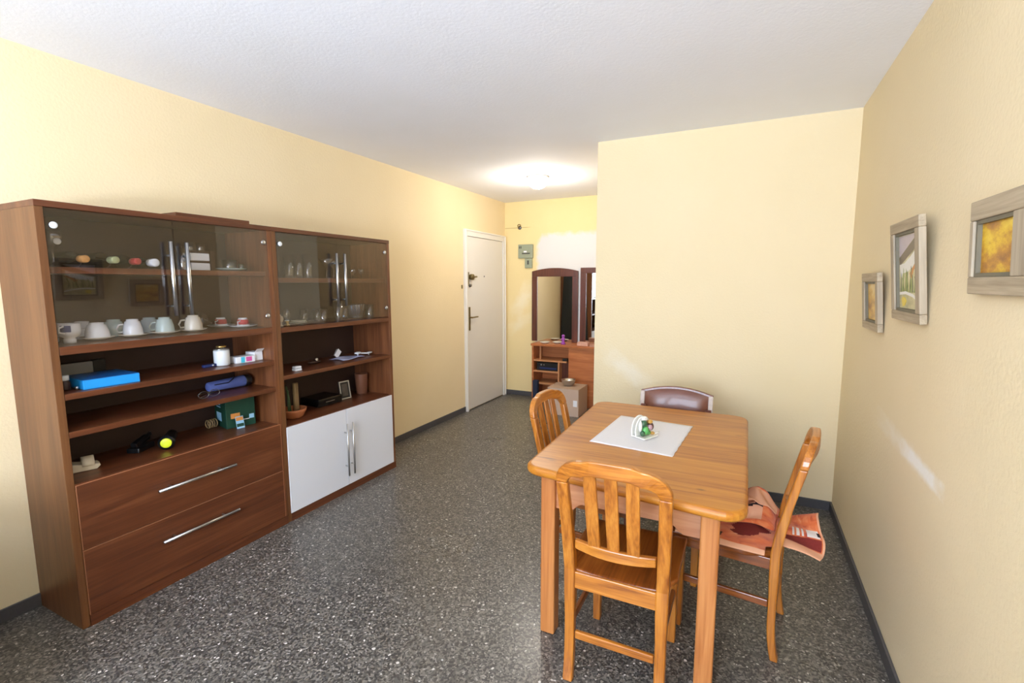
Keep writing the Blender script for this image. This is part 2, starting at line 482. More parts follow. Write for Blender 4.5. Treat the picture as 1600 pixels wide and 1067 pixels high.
# ------------------------------------------------------------------ mesh helpers
class B:
    """collects shapes; make() links them as ONE mesh object"""

    def __init__(self):
        self.bm = bmesh.new()
        self.mats = []
        self.cur = 0

    def mat(self, name):
        m = M[name]
        if m not in self.mats:
            self.mats.append(m)
        self.cur = self.mats.index(m)
        return self

    def _tag(self, faces, smooth=False):
        for f in faces:
            f.material_index = self.cur
            f.smooth = smooth

    def box(self, x0, x1, y0, y1, z0, z1, rot=None, pivot=None):
        v = [self.bm.verts.new((x, y, z)) for x in (x0, x1) for y in (y0, y1) for z in (z0, z1)]
        q = [(0, 1, 3, 2), (4, 6, 7, 5), (0, 4, 5, 1), (2, 3, 7, 6), (0, 2, 6, 4), (1, 5, 7, 3)]
        fs = [self.bm.faces.new([v[i] for i in a]) for a in q]
        self._tag(fs)
        if rot is not None:
            p = Vector(pivot if pivot else ((x0 + x1) / 2, (y0 + y1) / 2, (z0 + z1) / 2))
            bmesh.ops.rotate(self.bm, verts=v, cent=p, matrix=rot)
        return self

    def prism(self, pts, axis, a, b):
        """polygon pts in the two other axes, extruded along axis from a to b"""
        def mk(p, t):
            c = [0, 0, 0]
            o = [i for i in range(3) if i != axis]
            c[o[0]], c[o[1]], c[axis] = p[0], p[1], t
            return self.bm.verts.new(c)
        va = [mk(p, a) for p in pts]
        vb = [mk(p, b) for p in pts]
        n = len(pts)
        fs = [self.bm.faces.new(va), self.bm.faces.new(vb[::-1])]
        for i in range(n):
            fs.append(self.bm.faces.new([va[i], vb[i], vb[(i + 1) % n], va[(i + 1) % n]]))
        self._tag(fs)
        bmesh.ops.recalc_face_normals(self.bm, faces=fs)
        return self

    def lathe(self, prof, n=24, c=(0, 0, 0), axis='z', rot=None, closed_top=True):
        rings = []
        C = Vector(c)
        for r, z in prof:
            ring = []
            for i in range(n):
                a = 2 * PI * i / n
                p = Vector((r * math.cos(a), r * math.sin(a), z))
                if axis == 'x':
                    p = Vector((p.z, p.x, p.y))
                elif axis == 'y':
                    p = Vector((p.y, p.z, p.x))
                if rot is not None:
                    p = rot @ p
                ring.append(self.bm.verts.new(C + p))
            rings.append(ring)
        fs = []
        for a, b in zip(rings[:-1], rings[1:]):
            for i in range(n):
                fs.append(self.bm.faces.new([a[i], a[(i + 1) % n], b[(i + 1) % n], b[i]]))
        fs.append(self.bm.faces.new(rings[0][::-1]))
        if closed_top:
            fs.append(self.bm.faces.new(rings[-1]))
        self._tag(fs, True)
        bmesh.ops.recalc_face_normals(self.bm, faces=fs)
        return self

    def cyl(self, p0, p1, r, n=16, r1=None):
        p0, p1 = Vector(p0), Vector(p1)
        d = p1 - p0
        q = d.to_track_quat('Z', 'Y').to_matrix()
        L = d.length
        r1 = r if r1 is None else r1
        return self.lathe([(r, 0), (r1, L)], n, p0, rot=q)

    def sweep(self, path, secs, close=False):
        """path: points; secs: per point list of section vertices as offset vectors"""
        rings = [[self.bm.verts.new(Vector(p) + Vector(o)) for o in s] for p, s in zip(path, secs)]
        fs = []
        n = len(rings[0])
        for a, b in zip(rings[:-1], rings[1:]):
            for i in range(n):
                fs.append(self.bm.faces.new([a[i], a[(i + 1) % n], b[(i + 1) % n], b[i]]))
        if not close:
            fs.append(self.bm.faces.new(rings[0][::-1]))
            fs.append(self.bm.faces.new(rings[-1]))
        self._tag(fs, False)
        bmesh.ops.recalc_face_normals(self.bm, faces=fs)
        return self

    def tube(self, pts, r, n=8):
        secs = []
        P = [Vector(p) for p in pts]
        for i, p in enumerate(P):
            d = (P[min(i + 1, len(P) - 1)] - P[max(i - 1, 0)]).normalized()
            u = d.cross(Vector((0, 0, 1)))
            if u.length < 0.05:
                u = d.cross(Vector((0, 1, 0)))
            u.normalize()
            v = d.cross(u)
            secs.append([u * (r * math.cos(2 * PI * k / n)) + v * (r * math.sin(2 * PI * k / n)) for k in range(n)])
        self.sweep(P, secs)
        return self

    def ball(self, c, rx, ry=None, rz=None, n=14, rot=None):
        ry = rx if ry is None else ry
        rz = rx if rz is None else rz
        r = bmesh.ops.create_uvsphere(self.bm, u_segments=n, v_segments=max(6, n // 2 + 2), radius=1)
        vs = r['verts']
        mt = Matrix.Diagonal((rx, ry, rz)).to_4x4()
        if rot is not None:
            mt = rot.to_4x4() @ mt
        bmesh.ops.transform(self.bm, matrix=Matrix.Translation(Vector(c)) @ mt, verts=vs)
        fs = {f for v in vs for f in v.link_faces}
        self._tag(fs, True)
        return self

    def grid(self, fn, nu, nv, thick=0.0):
        g = [[self.bm.verts.new(fn(i / nu, j / nv)) for j in range(nv + 1)] for i in range(nu + 1)]
        fs = []
        for i in range(nu):
            for j in range(nv):
                fs.append(self.bm.faces.new([g[i][j], g[i + 1][j], g[i + 1][j + 1], g[i][j + 1]]))
        self._tag(fs, True)
        if thick:
            bmesh.ops.recalc_face_normals(self.bm, faces=fs)
            bmesh.ops.solidify(self.bm, geom=fs, thickness=thick)
        return self

    def make(self, name, parent=None, loc=(0, 0, 0), rot=(0, 0, 0), bevel=0.0, seg=2, sub=0):
        me = bpy.data.meshes.new(name)
        self.bm.to_mesh(me)
        self.bm.free()
        for m in self.mats:
            me.materials.append(m)
        o = bpy.data.objects.new(name, me)
        sc.collection.objects.link(o)
        o.location = loc
        o.rotation_euler = rot
        if parent is not None:
            o.parent = parent
        if bevel:
            md = o.modifiers.new('bevel', 'BEVEL')
            md.width = bevel
            md.segments = seg
            md.limit_method = 'ANGLE'
            md.angle_limit = R(35)
            md.harden_normals = False
        if sub:
            md = o.modifiers.new('sub', 'SUBSURF')
            md.levels = sub
            md.render_levels = sub
        return o


def bb(mat):
    return B().mat(mat)


def thing(name, label, cat, loc=(0, 0, 0), rotz=0.0, group=None, rot=None):
    o = bpy.data.objects.new(name, None)
    o.empty_display_size = 0.05
    sc.collection.objects.link(o)
    o.location = loc
    o.rotation_euler = rot if rot else (0, 0, rotz)
    return tag(o, label, cat, group)


def tag(o, label, cat, group=None):
    o['label'] = label
    o['category'] = cat
    if group:
        o['group'] = group
    return o


def struct(o):
    o['kind'] = 'structure'
    return o


def dup(root, loc, label, rotz=None, group=None):
    r = root.copy()
    sc.collection.objects.link(r)
    r.location = loc
    if rotz is not None:
        r.rotation_euler = (0, 0, rotz)
    r['label'] = label
    if group:
        r['group'] = group
    for ch in list(root.children):
        c = ch.copy()
        sc.collection.objects.link(c)
        c.parent = r
        for g in list(ch.children):
            d = g.copy()
            sc.collection.objects.link(d)
            d.parent = c
    return r


# ------------------------------------------------------------------ the setting
H = 2.5
XR = 3.43
YP = 3.492
XP = 1.827
YE = 5.59
T = 0.12
struct(bb('floor').box(-T, XR + T, YB - T, YE + T, -0.1, 0).make('floor'))
struct(bb('ceiling').box(-T, XR + T, YB - T, YE + T, H, H + 0.1).make('ceiling'))
struct(bb('wall_left').box(-T, 0, YB - T, YE + T, 0, H).make('wall_left'))
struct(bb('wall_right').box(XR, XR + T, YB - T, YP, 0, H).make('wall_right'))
struct(bb('wall_middle').box(XP, XR + T, YP, YE, 0, H).make('wall_middle'))
struct(bb('wall_back').box(0, XR + T, YE, YE + T, 0, H).make('wall_back'))
wf = bb('wall_left')
wf.box(0, XR, YB - T, YB, 0, 0.80).box(0, XR, YB - T, YB, 2.25, H)
wf.box(0, 1.05, YB - T, YB, 0.80, 2.25).box(3.15, XR, YB - T, YB, 0.80, 2.25)
struct(wf.make('wall_front'))
win = bb('white_paint')
for (x0, x1) in ((1.05, 1.68), (1.72, 3.15)):
    win.box(x0, x0 + 0.05, YB - 0.09, YB - 0.04, 0.80, 2.25).box(x1 - 0.05, x1, YB - 0.09, YB - 0.04, 0.80, 2.25)
    win.box(x0 + 0.05, x1 - 0.05, YB - 0.09, YB - 0.04, 0.80, 0.86).box(x0 + 0.05, x1 - 0.05, YB - 0.09, YB - 0.04, 2.19, 2.25)
win.box(1.68, 1.72, YB - 0.08, YB - 0.05, 0.80, 2.25)
struct(win.make('window_1', bevel=0.004))
HB = 0.060
struct(bb('base').box(0, 0.012, YB, 4.552, 0, HB).make('baseboard_left', bevel=0.002))
struct(bb('base').box(XR - 0.012, XR, YB, YP - 0.012, 0, HB).make('baseboard_right', bevel=0.002))
struct(bb('base').box(XP + 0.0, XR, YP - 0.012, YP, 0, HB).make('baseboard_middle', bevel=0.002))
struct(bb('base').box(0.012, XP, YE - 0.012, YE, 0, HB).make('baseboard_back', bevel=0.002))

# entrance door with its frame, on the left wall at the end of the hall
df = bb('white_paint')
df.box(0, 0.030, 4.555, 4.605, 0, 2.075).box(0, 0.030, 5.485, 5.545, 0, 2.075).box(0, 0.030, 4.605, 5.485, 2.0, 2.075)
df.box(0, 0.040, 4.560, 4.575, 0, 2.07).box(0, 0.040, 4.575, 5.53, 2.055, 2.07).box(0, 0.040, 5.53, 5.54, 0, 2.07)
struct(df.make('trim_1', bevel=0.003))
door = struct(bb('door_paint').box(0.002, 0.020, 4.608, 5.482, 0.012, 1.996).make('door_1', bevel=0.002))
hd = bb('brass')
hd.box(0.0205, 0.027, 4.622, 4.655, 0.935, 1.205)
hd.cyl((0.027, 4.640, 1.085), (0.065, 4.640, 1.085), 0.009)
hd.cyl((0.062, 4.636, 1.085), (0.062, 4.765, 1.088), 0.008)
hd.make('door_handle', door, bevel=0.002)
lk = bb('brass')
lk.box(0.0205, 0.026, 4.622, 4.64, 1.44, 1.60)
lk.cyl((0.021, 4.672, 1.545), (0.060, 4.672, 1.545), 0.033, 20)
lk.cyl((0.052, 4.672, 1.545), (0.052, 4.765, 1.548), 0.009)
lk.make('door_lock', door, bevel=0.002)
bb('steel_dark').cyl((0.021, 4.650, 1.450), (0.040, 4.650, 1.450), 0.018, 16).make('lock_cylinder', door)
bb('steel_dark').cyl((0.021, 4.99, 1.555), (0.026, 4.99, 1.555), 0.008, 12).make('peephole', door)
tag(bb('brass').box(0.0005, 0.012, 4.505, 4.520, 1.415, 1.455).make('door_chain_catch', bevel=0.002),
    'tiny brass catch on the yellow wall beside the entrance door frame', 'catch')

# ------------------------------------------------------------------ hall ceiling lamp
m, nt, b_ = new_mat('lamp_glow')
b_.inputs['Base Color'].default_value = (1, 0.95, 0.85, 1)
b_.inputs['Emission Color'].default_value = (1.0, 0.93, 0.80, 1)
b_.inputs['Emission Strength'].default_value = 14
M['lamp_glow'] = m
t = thing('ceiling_lamp', 'lit round flush lamp glowing on the hall ceiling', 'lamp', (0.98, 4.36, H))
bb('white_paint').lathe([(0.10, -0.022), (0.105, -0.018), (0.105, -0.0005)], 32).make('lamp_base', t)
bb('lamp_glow').lathe([(0.005, -0.115), (0.04, -0.110), (0.075, -0.090), (0.095, -0.060), (0.098, -0.040), (0.085, -0.022)], 32).make('lamp_shade', t)


# ------------------------------------------------------------------ the two display cabinets
CD = 0.38
CH = 1.80


def carcass(root, W, shelves, floor_z, left_w=0.035):
    """root at (0, y0, 0); local y runs along the wall"""
    body = bb('cab_side').box(0.003, CD, 0, 0.028, 0.0, CH - 0.025)
    body.mat('cab_v').box(0.003, CD, W - 0.028, W, 0.050, CH - 0.025)
    body.mat('cab_h').box(0.003, CD + 0.002, 0, W, CH - 0.025, CH)
    body.mat('cab_back').box(0.003, 0.010, 0.028, W - 0.028, 0.06, CH - 0.025)
    body.make('body', root, bevel=0.0015)
    bb('cab_h').box(0.011, CD + 0.004, 0.0285, W - 0.0005, 0.0, 0.049).make('plinth', root, bevel=0.001)
    bb('cab_h').box(0.011, CD - 0.002, 0.029, W - 0.029, floor_z - 0.024, floor_z).make('bottom_board', root, bevel=0.001)
    for z, th, setback in shelves:
        bb('cab_h').box(0.011, CD - setback, 0.029, W - 0.029, z - th, z).make('shelf', root, bevel=0.001)


def glass_doors(root, W, zb, zt, seam, hy):
    """two smoked glass doors with bar handles and round hinge caps"""
    y0, y1 = 0.030, W - 0.030
    for i, (a, b, h) in enumerate(((y0, seam - 0.002, hy[0]), (seam + 0.002, y1, hy[1]))):
        d = bb('smoke').box(CD - 0.006, CD, a, b, zb, zt).make('door', root)
        hn = bb('steel')
        hn.cyl((CD + 0.032, h, zb + 0.100), (CD + 0.032, h, zt - 0.100), 0.0085, 14)
        for z in (zb + 0.145, zt - 0.165):
            hn.cyl((CD, h, z), (CD + 0.030, h, z), 0.005, 10)
        hn.make('handle', d)
        hy_ = a + 0.024 if i == 0 else b - 0.024
        for z in ((zt - 0.066,) if i == 0 else (zt - 0.066, zb + 0.066)):
            bb('china' if i == 0 else 'steel').lathe([(0.0135, 0.0005), (0.0135, 0.004), (0.011, 0.007), (0.004, 0.0075)], 18,
                              (CD, hy_, z), axis='x').make('hinge_cap', d)


c1 = thing('display_cabinet', 'tall walnut cabinet with smoked glass doors above open shelves and two wide drawers', 'cabinet',
           (0, 0.803, 0), group=None)
W1 = 1.034
carcass(c1, W1, [(1.543, 0.026, 0.03), (1.220, 0.034, 0.0), (1.024, 0.025, 0.0), (0.864, 0.025, 0.0)], 0.640)
glass_doors(c1, W1, 1.222, 1.772, 0.501, (0.468, 0.541))
for z0, z1, hz in ((0.348, 0.634, 0.497), (0.052, 0.344, 0.241)):
    d = bb('cab_h').box(CD - 0.016, CD + 0.004, 0.031, W1 - 0.018, z0, z1 - 0.0022).make('drawer', c1, bevel=0.0008)
    bb('cab_edge').box(CD - 0.016, CD + 0.0042, 0.031, W1 - 0.018, z1 - 0.002, z1).box(CD - 0.016, CD + 0.0045, 0.0295, 0.0308, z0, z1).box(CD - 0.016, CD + 0.0045, W1 - 0.0178, W1 - 0.0160, z0, z1).make('lit_edge_band', d)  # lighter edge strips, with the light their bevel catches put into the colour
    h = bb('steel').cyl((CD + 0.034, 0.322, hz), (CD + 0.034, 0.708, hz), 0.0075, 14)
    for y in (0.385, 0.630):
        h.cyl((CD + 0.004, y, hz), (CD + 0.034, y, hz), 0.005, 10)
    h.make('handle', d)

c2 = thing('display_cabinet', 'walnut cabinet with smoked glass above shelves and two white lower doors', 'cabinet',
           (0, 1.839, 0))
W2 = 1.022
carcass(c2, W2, [(1.508, 0.028, 0.03), (1.212, 0.030, 0.0), (0.920, 0.024, 0.0)], 0.605)
glass_doors(c2, W2, 1.222, 1.772, 0.494, (0.458, 0.530))
for i, (a, b, h) in enumerate(((0.024, 0.509, 0.486), (0.513, 0.996, 0.540))):
    d = bb('white_lam').box(CD - 0.014, CD + 0.004, a, b, 0.052, 0.600).make('door', c2, bevel=0.0015)
    d['label'] = 'white laminate door'
    zt_ = 0.505
    hb = bb('steel').cyl((CD + 0.034, h, 0.130), (CD + 0.034, h, zt_), 0.0065, 12)
    for z in (0.20, 0.44):
        hb.cyl((CD + 0.004, h, z), (CD + 0.034, h, z), 0.0045, 8)
    hb.make('handle', d)

# spare boards lying on top of the first cabinet
bt = bb('cab_h').box(0.09, 0.362, 1.335, 1.720, CH + 0.0005, CH + 0.019).make('loose_board', bevel=0.001)
tag(bt, 'loose walnut board lying flat on top of the drawer cabinet', 'board')


# ------------------------------------------------------------------ crockery
def make_cup(label, mat, h=0.074, r=0.043, group=None, hrot=2.6):
    """cup standing upside down on a saucer: cup only, origin at its rim"""
    t = thing('cup', label, 'cup', group=group)
    bb(mat).lathe([(r, 0.0), (r * 1.0, 0.004), (r * 0.94, h * 0.45), (r * 0.74, h * 0.86), (r * 0.58, h * 0.90),
                   (r * 0.60, h), (r * 0.52, h), (r * 0.50, h * 0.95)], 28).make('bowl', t)
    k = [(0, r * 0.93, h * 0.22), (0, r * 1.35, h * 0.20), (0, r * 1.50, h * 0.42), (0, r * 1.25, h * 0.68), (0, r * 0.84, h * 0.70)]
    bb(mat).tube(k, 0.0045, 8).make('handle', t, rot=(0, 0, hrot))
    return t


def make_saucer(label, mat, r=0.064, group=None):
    o = bb(mat).lathe([(r * 0.45, 0.0), (r * 0.5, 0.002), (r * 0.75, 0.006), (r, 0.0135), (r, 0.0155), (r * 0.72, 0.010), (r * 0.4, 0.0065), (0.004, 0.0060)],
                      32).make('saucer')
    return tag(o, label, 'saucer', group)


Z2 = 1.2205
ZS = Z2 + 0.0068
saucer_g = 'saucers under the upside-down cups'
cup_g = 'upside-down cups behind the left glass doors'
s0 = make_saucer('first cream saucer from the left on the cup shelf, under a wide white cup', 'china_cream', group=saucer_g)
s0.location = (0.215, 1.035, Z2)
for (x, y, lab) in ((0.215, 1.178, 'cream saucer under the second front cup, slim and white'),
                    (0.215, 1.320, 'cream saucer under the pale green cup at the door seam'),
                    (0.215, 1.462, 'cream saucer under the cream cup right of the door seam')):
    dup(s0, (x, y, Z2), lab)
cups = [(0.215, 1.035, 'wide white cup upside down, first in the front row', 'china', 0.072, 0.046),
        (0.215, 1.178, 'slim white cup upside down, second in the front row', 'china', 0.078, 0.041),
        (0.215, 1.320, 'pale green fluted cup upside down just left of the door seam', 'china_green', 0.078, 0.042),
        (0.215, 1.462, 'cream cup upside down just right of the door seam', 'china_cream', 0.080, 0.043)]
for x, y, lab, mt, h, r in cups:
    make_cup(lab, mt, h, r, cup_g).location = (x, y, ZS)
for x, y, lab, mt in ((0.085, 1.035, 'plain white cup half hidden behind the first front cup', 'china'),
                      (0.085, 1.160, 'greyish white cup in the back row between two front cups', 'china_green'),
                      (0.085, 1.318, 'light blue cup in the back row left of the pale green cup', 'china_blue')):
    make_cup(lab, mt, 0.080, 0.046, cup_g).location = (x, y, Z2)

# footed mugs with a blue print at the left end
for x, y, lab, s in ((0.255, 0.918, 'white footed mug with a blue print at the left end of the cup shelf', 1.0),
                     (0.150, 0.900, 'white footed mug with a blue print tucked behind the front one', 0.95)):
    t = thing('mug', lab, 'mug', (x, y, Z2), group='footed mugs with a blue print')
    t.scale = (s, s, s)
    bb('china').lathe([(0.022, 0.0), (0.022, 0.018), (0.018, 0.022), (0.036, 0.034), (0.040, 0.050), (0.040, 0.085), (0.037, 0.085), (0.036, 0.05), (0.004, 0.035)], 28).make('bowl', t)
    pr = bb('blue_print').grid(lambda u, v: Vector((0.0405 * math.cos(-1.1 + u * 0.9), 0.0405 * math.sin(-1.1 + u * 0.9), 0.050 + v * 0.028)), 8, 2).make('print', t)
    bb('china').tube([(0.03, -0.030, 0.075), (0.045, -0.05, 0.070), (0.047, -0.052, 0.052), (0.032, -0.030, 0.045)], 0.004, 8).make('handle', t)

# red printed cups on saucers at the right end
s2 = make_saucer('blue-edged saucer under the red printed cup nearest the cabinet side', 'china', 0.074, group='saucers under the printed cups')
s2.location = (0.235, 1.730, Z2)
dup(s2, (0.095, 1.690, Z2), 'saucer beneath the red printed cup farther back beside the plastic bag')
for x, y, lab in ((0.235, 1.730, 'white cup with red print upside down, nearest the cabinet side'),
                  (0.095, 1.690, 'white cup with red print upside down, behind beside the plastic bag')):
    t = thing('cup', lab, 'cup', (x, y, ZS), group='upside-down cups with a red print')
    bb('china').lathe([(0.033, 0), (0.034, 0.004), (0.030, 0.025), (0.024, 0.044), (0.023, 0.050), (0.004, 0.050)], 24).make('bowl', t)
    bb('red_print').lathe([(0.0325, 0.012), (0.0312, 0.025), (0.0272, 0.040), (0.020, 0.0402)], 24, closed_top=True).make('print', t)
    bb('china').tube([(0.012, -0.028, 0.010), (0.02, -0.045, 0.014), (0.02, -0.047, 0.028), (0.012, -0.024, 0.034)], 0.0035, 8).make('handle', t)


# crumpled clear plastic bag
def bagf(u, v):
    a = u * 2 * PI
    rr = math.sin(PI * min(max(v, 0.02), 0.98)) ** 0.7
    n = 1 + 0.22 * math.sin(5 * a + 9 * v) + 0.13 * math.sin(11 * a - 7 * v)
    return Vector((0.050 * rr * n * math.cos(a), 0.058 * rr * n * math.sin(a), 0.003 + 0.085 * v * (1 + 0.12 * math.sin(3 * a + 4 * v))))


tag(bb('film').grid(bagf, 34, 12).make('plastic_bag', loc=(0.11, 1.545, Z2)),
    'crumpled clear plastic bag with dishes on the cup shelf', 'bag')

# ------------------------------------------------------------------ top shelf of the first cabinet
Z1 = 1.5435


def lying_bottle(lab, y, x_tip, cap, r=0.037, L=0.29, body='wine', capr=0.0155, az=0.0):
    t = thing('bottle', lab, 'bottle', (x_tip, y, Z1 + r), rotz=az, group='bottles lying on the top shelf')
    bb(body).lathe([(0.012, -L), (r * 0.9, -L + 0.004), (r, -L + 0.012), (r, -0.115), (r * 0.75, -0.085), (0.0145, -0.055), (0.0140, -0.012)],
                   28, axis='x').make('body', t)
    bb(cap).lathe([(capr - 0.001, -0.050), (capr, -0.046), (capr, -0.002), (capr * 0.85, 0.0), (0.004, 0.0)], 24, axis='x').make('cap', t)
    return t


lying_bottle('dark wine bottle lying down with a bare tan cork, first from the left', 0.975, 0.325, 'cork', az=0.0)
lying_bottle('dark wine bottle lying down with a greenish foil cap', 1.085, 0.325, 'foil_green')
lying_bottle('lying bottle with a dull red cap, third from the left', 1.172, 0.325, 'foil_red', r=0.034)
lying_bottle('lying bottle with a rounded white neck next to the red-capped one', 1.250, 0.318, 'china', r=0.031, L=0.25, capr=0.019)
# wine glass lying on the bottles, with a white disc
t = thing('wine_glass', 'wine glass with a white disc standing at the far left of the top shelf', 'wine glass', (0.225, 0.905, Z1))
bb('clear').lathe([(0.030, 0.0), (0.030, 0.002), (0.006, 0.006), (0.004, 0.05), (0.006, 0.075), (0.030, 0.095), (0.037, 0.125), (0.032, 0.160), (0.031, 0.160), (0.035, 0.125), (0.006, 0.085)], 24).make('glass_bowl', t)
bb('china').lathe([(0.0135, 0), (0.0135, 0.002), (0.004, 0.0025)], 18, (0.0375, 0.004, 0.108), axis='x').make('white_disc', t)  # small round white disc on the bowl

# white boxes stacked with a dark band between
for i, (z, lab) in enumerate(((Z1, 'white square tin standing on the top shelf, lower of two'), (Z1 + 0.0515, 'white square tin stacked on top of the other white tin'))):
    t = thing('tin', lab, 'tin', (0.215, 1.505, z), group='white tins stacked on the top shelf')
    bb('china').box(-0.035, 0.035, -0.050, 0.050, 0.0, 0.040).make('body', t, bevel=0.004)
    bb('dark_brown').box(-0.0345, 0.0345, -0.0495, 0.0495, 0.0402, 0.051).make('lid', t, bevel=0.001)
bx = bb('dark_brown').box(-0.03, 0.03, -0.012, 0.012, 0, 0.105).make('dark_box', loc=(0.215, 1.575, Z1), bevel=0.002)
tag(bx, 'narrow dark brown carton upright beside the white tins', 'carton')


def tumbler(lab, x, y, z, h=0.10, r=0.032, mat='clear', rb=None, group=None, name='glass_tumbler', cat='glass'):
    rb = rb or r * 0.82
    o = bb(mat).lathe([(rb, 0), (rb + 0.001, 0.003), (r, h), (r - 0.002, h), (rb - 0.002, 0.008), (0.003, 0.007)], 26).make(name, loc=(x, y, z))
    return tag(o, lab, cat, group)


ga = 'small clear glasses on the white tins'
zt2 = Z1 + 0.103
for k, (x, y, lab) in enumerate(((0.205, 1.478, 'small clear glass standing on the white tins, left one'), (0.205, 1.535, 'small clear glass standing on the white tins, right one'))):
    tumbler(lab, x, y, zt2, 0.045, 0.022, group=ga)
tumbler('small clear stemless glass behind the glass-door handles on the top shelf', 0.25, 1.415, Z1, 0.12, 0.030)
o = make_saucer('pale saucer under the green glass cup on the top shelf', 'china_green', 0.080)
o.location = (0.235, 1.680, Z1)
tumbler('dark green glass cup standing on a pale saucer on the top shelf', 0.235, 1.672, Z1 + 0.0068, 0.055, 0.040, 'clear_green', name='green_cup', cat='cup')
tumbler('small green glass sugar cup on the saucer, right of the green cup', 0.262, 1.724, Z1 + 0.0125, 0.028, 0.015, 'clear_green', name='small_green_cup', cat='cup')

# ------------------------------------------------------------------ shelf three of the first cabinet
Z3 = 1.0245
t = thing('medicine_bottle', 'small dark bottle with a white cap at the left end of the open shelf', 'bottle', (0.270, 0.878, Z3))
bb('dark_brown').lathe([(0.018, 0), (0.019, 0.003), (0.019, 0.032), (0.012, 0.038), (0.012, 0.041)], 20).make('body', t)
bb('china').lathe([(0.0165, 0.0412), (0.0165, 0.062), (0.014, 0.064), (0.004, 0.064)], 20).make('cap', t)
t = thing('storage_box', 'flat bright blue box lying at the front of the open shelf', 'box', (0.245, 1.012, Z3), rotz=R(-2))
bb('orange_band').box(-0.105, 0.105, -0.098, 0.112, 0.0, 0.040).make('body', t, bevel=0.002)
bb('blue_top').box(-0.104, 0.104, -0.097, 0.111, 0.0402, 0.0415).make('top_sheet', t)
t = thing('packet', 'flat grey and gold packet leaning behind the blue box', 'box', (0.075, 0.985, Z3 + 0.0005))
bb('grey_card').box(-0.012, 0.012, -0.075, 0.075, 0, 0.085).make('body', t, bevel=0.002)
bb('black').box(-0.0125, 0.013, 0.0755, 0.125, 0, 0.09).make('sleeve', t, bevel=0.002)
t = thing('chrome_tool', 'small chrome tool lying at the left end beside the dark bottle', 'tool', (0.305, 0.905, Z3))
bb('steel').tube([(0, 0, 0.004), (-0.02, 0.01, 0.006), (-0.05, 0.012, 0.006)], 0.0035).make('shaft', t)
bb('steel').ball((0.005, -0.003, 0.008), 0.008).make('head', t)
t = thing('small_gadget', 'small dark blue gadget lying left of the white candle jar', 'gadget', (0.262, 1.500, Z3))
bb('dark_blue').box(-0.012, 0.012, -0.035, 0.035, 0, 0.016).make('body', t, bevel=0.004)
bb('steel').ball((0.0135, 0.012, 0.009), 0.005).make('rivet', t)
t = thing('candle_jar', 'white candle jar with a gold lid on the open shelf', 'candle', (0.262, 1.572, Z3))
bb('china').lathe([(0.036, 0), (0.040, 0.003), (0.040, 0.082), (0.037, 0.088), (0.004, 0.088)], 30).make('jar', t)
bb('clear').lathe([(0.0402, 0.084), (0.040, 0.096), (0.026, 0.101), (0.004, 0.101)], 30).make('glass_rim', t)
bb('gold').lathe([(0.024, 0.1015), (0.025, 0.104), (0.025, 0.108), (0.02, 0.110), (0.003, 0.110)], 24).make('lid', t)
t = thing('medicine_box', 'small white box printed cyan and pink beside the candle jar', 'box', (0.265, 1.690, Z3), rotz=R(-4))
bb('paper_white').box(-0.035, 0.035, -0.055, 0.055, 0, 0.036).make('body', t, bevel=0.001)
bb('cyan').box(0.0351, 0.0356, -0.028, -0.006, 0.002, 0.034).make('print', t)
bb('pink').box(0.0351, 0.0356, 0.002, 0.036, 0.006, 0.032).make('print', t)
t = thing('paper_box', 'white open carton at the right end of the open shelf', 'box', (0.250, 1.772, Z3 + 0.0005))
bb('paper_white').box(-0.04, 0.04, -0.022, 0.030, 0, 0.050).make('body', t, bevel=0.001)
bb('paper_white').box(-0.0005, 0.0005, -0.02, 0.028, 0, 0.03, Matrix.Rotation(R(50), 3, 'Y'), (0, 0, 0)).make('flap', t, loc=(0.039, 0, 0.0505))

# ------------------------------------------------------------------ shelf four of the first cabinet
Z4 = 0.8645
t = thing('eyeglasses', 'folded dark-rimmed eyeglasses lying on the fourth shelf', 'glasses', (0.29, 1.470, Z4), rotz=R(8))
for s in (-1, 1):
    o = bb('steel_dark').tube([(0.006 * math.cos(a), s * 0.033 + 0.026 * math.cos(a), 0.021 + 0.018 * math.sin(a)) for a in [k * PI / 8 for k in range(17)]], 0.0018, 6).make('rim', t)
bb('steel_dark').tube([(0, -0.008, 0.026), (0, 0, 0.030), (0, 0.008, 0.026)], 0.0018, 6).make('bridge', t)
for s in (-1, 1):
    bb('steel_dark').tube([(0, s * 0.058, 0.026), (-0.01, s * 0.060, 0.026), (-0.014, s * 0.02, 0.022 - 0.004 * s), (-0.016, -s * 0.045, 0.012 - 0.006 * s)], 0.002, 6).make('arm', t)
t = thing('cloth_bundle', 'rolled blue cloth bundle with black ends lying on the fourth shelf', 'bundle', (0.18, 1.655, Z4), rotz=R(0))
bb('blue_cloth').lathe([(0.020, -0.125), (0.026, -0.12), (0.030, 0.0), (0.033, 0.085), (0.033, 0.09)], 24, (0, 0, 0.034), axis='y').make('roll', t)
bb('black').lathe([(0.032, 0.0905), (0.034, 0.095), (0.034, 0.122), (0.028, 0.13), (0.004, 0.13)], 24, (0, 0, 0.034), axis='y').make('end_cap', t)
bb('black').tube([(0.026, -0.10, 0.045), (0.031, -0.02, 0.045), (0.018, 0.02, 0.064), (0.0, 0.03, 0.068)], 0.003, 6).make('strap', t)

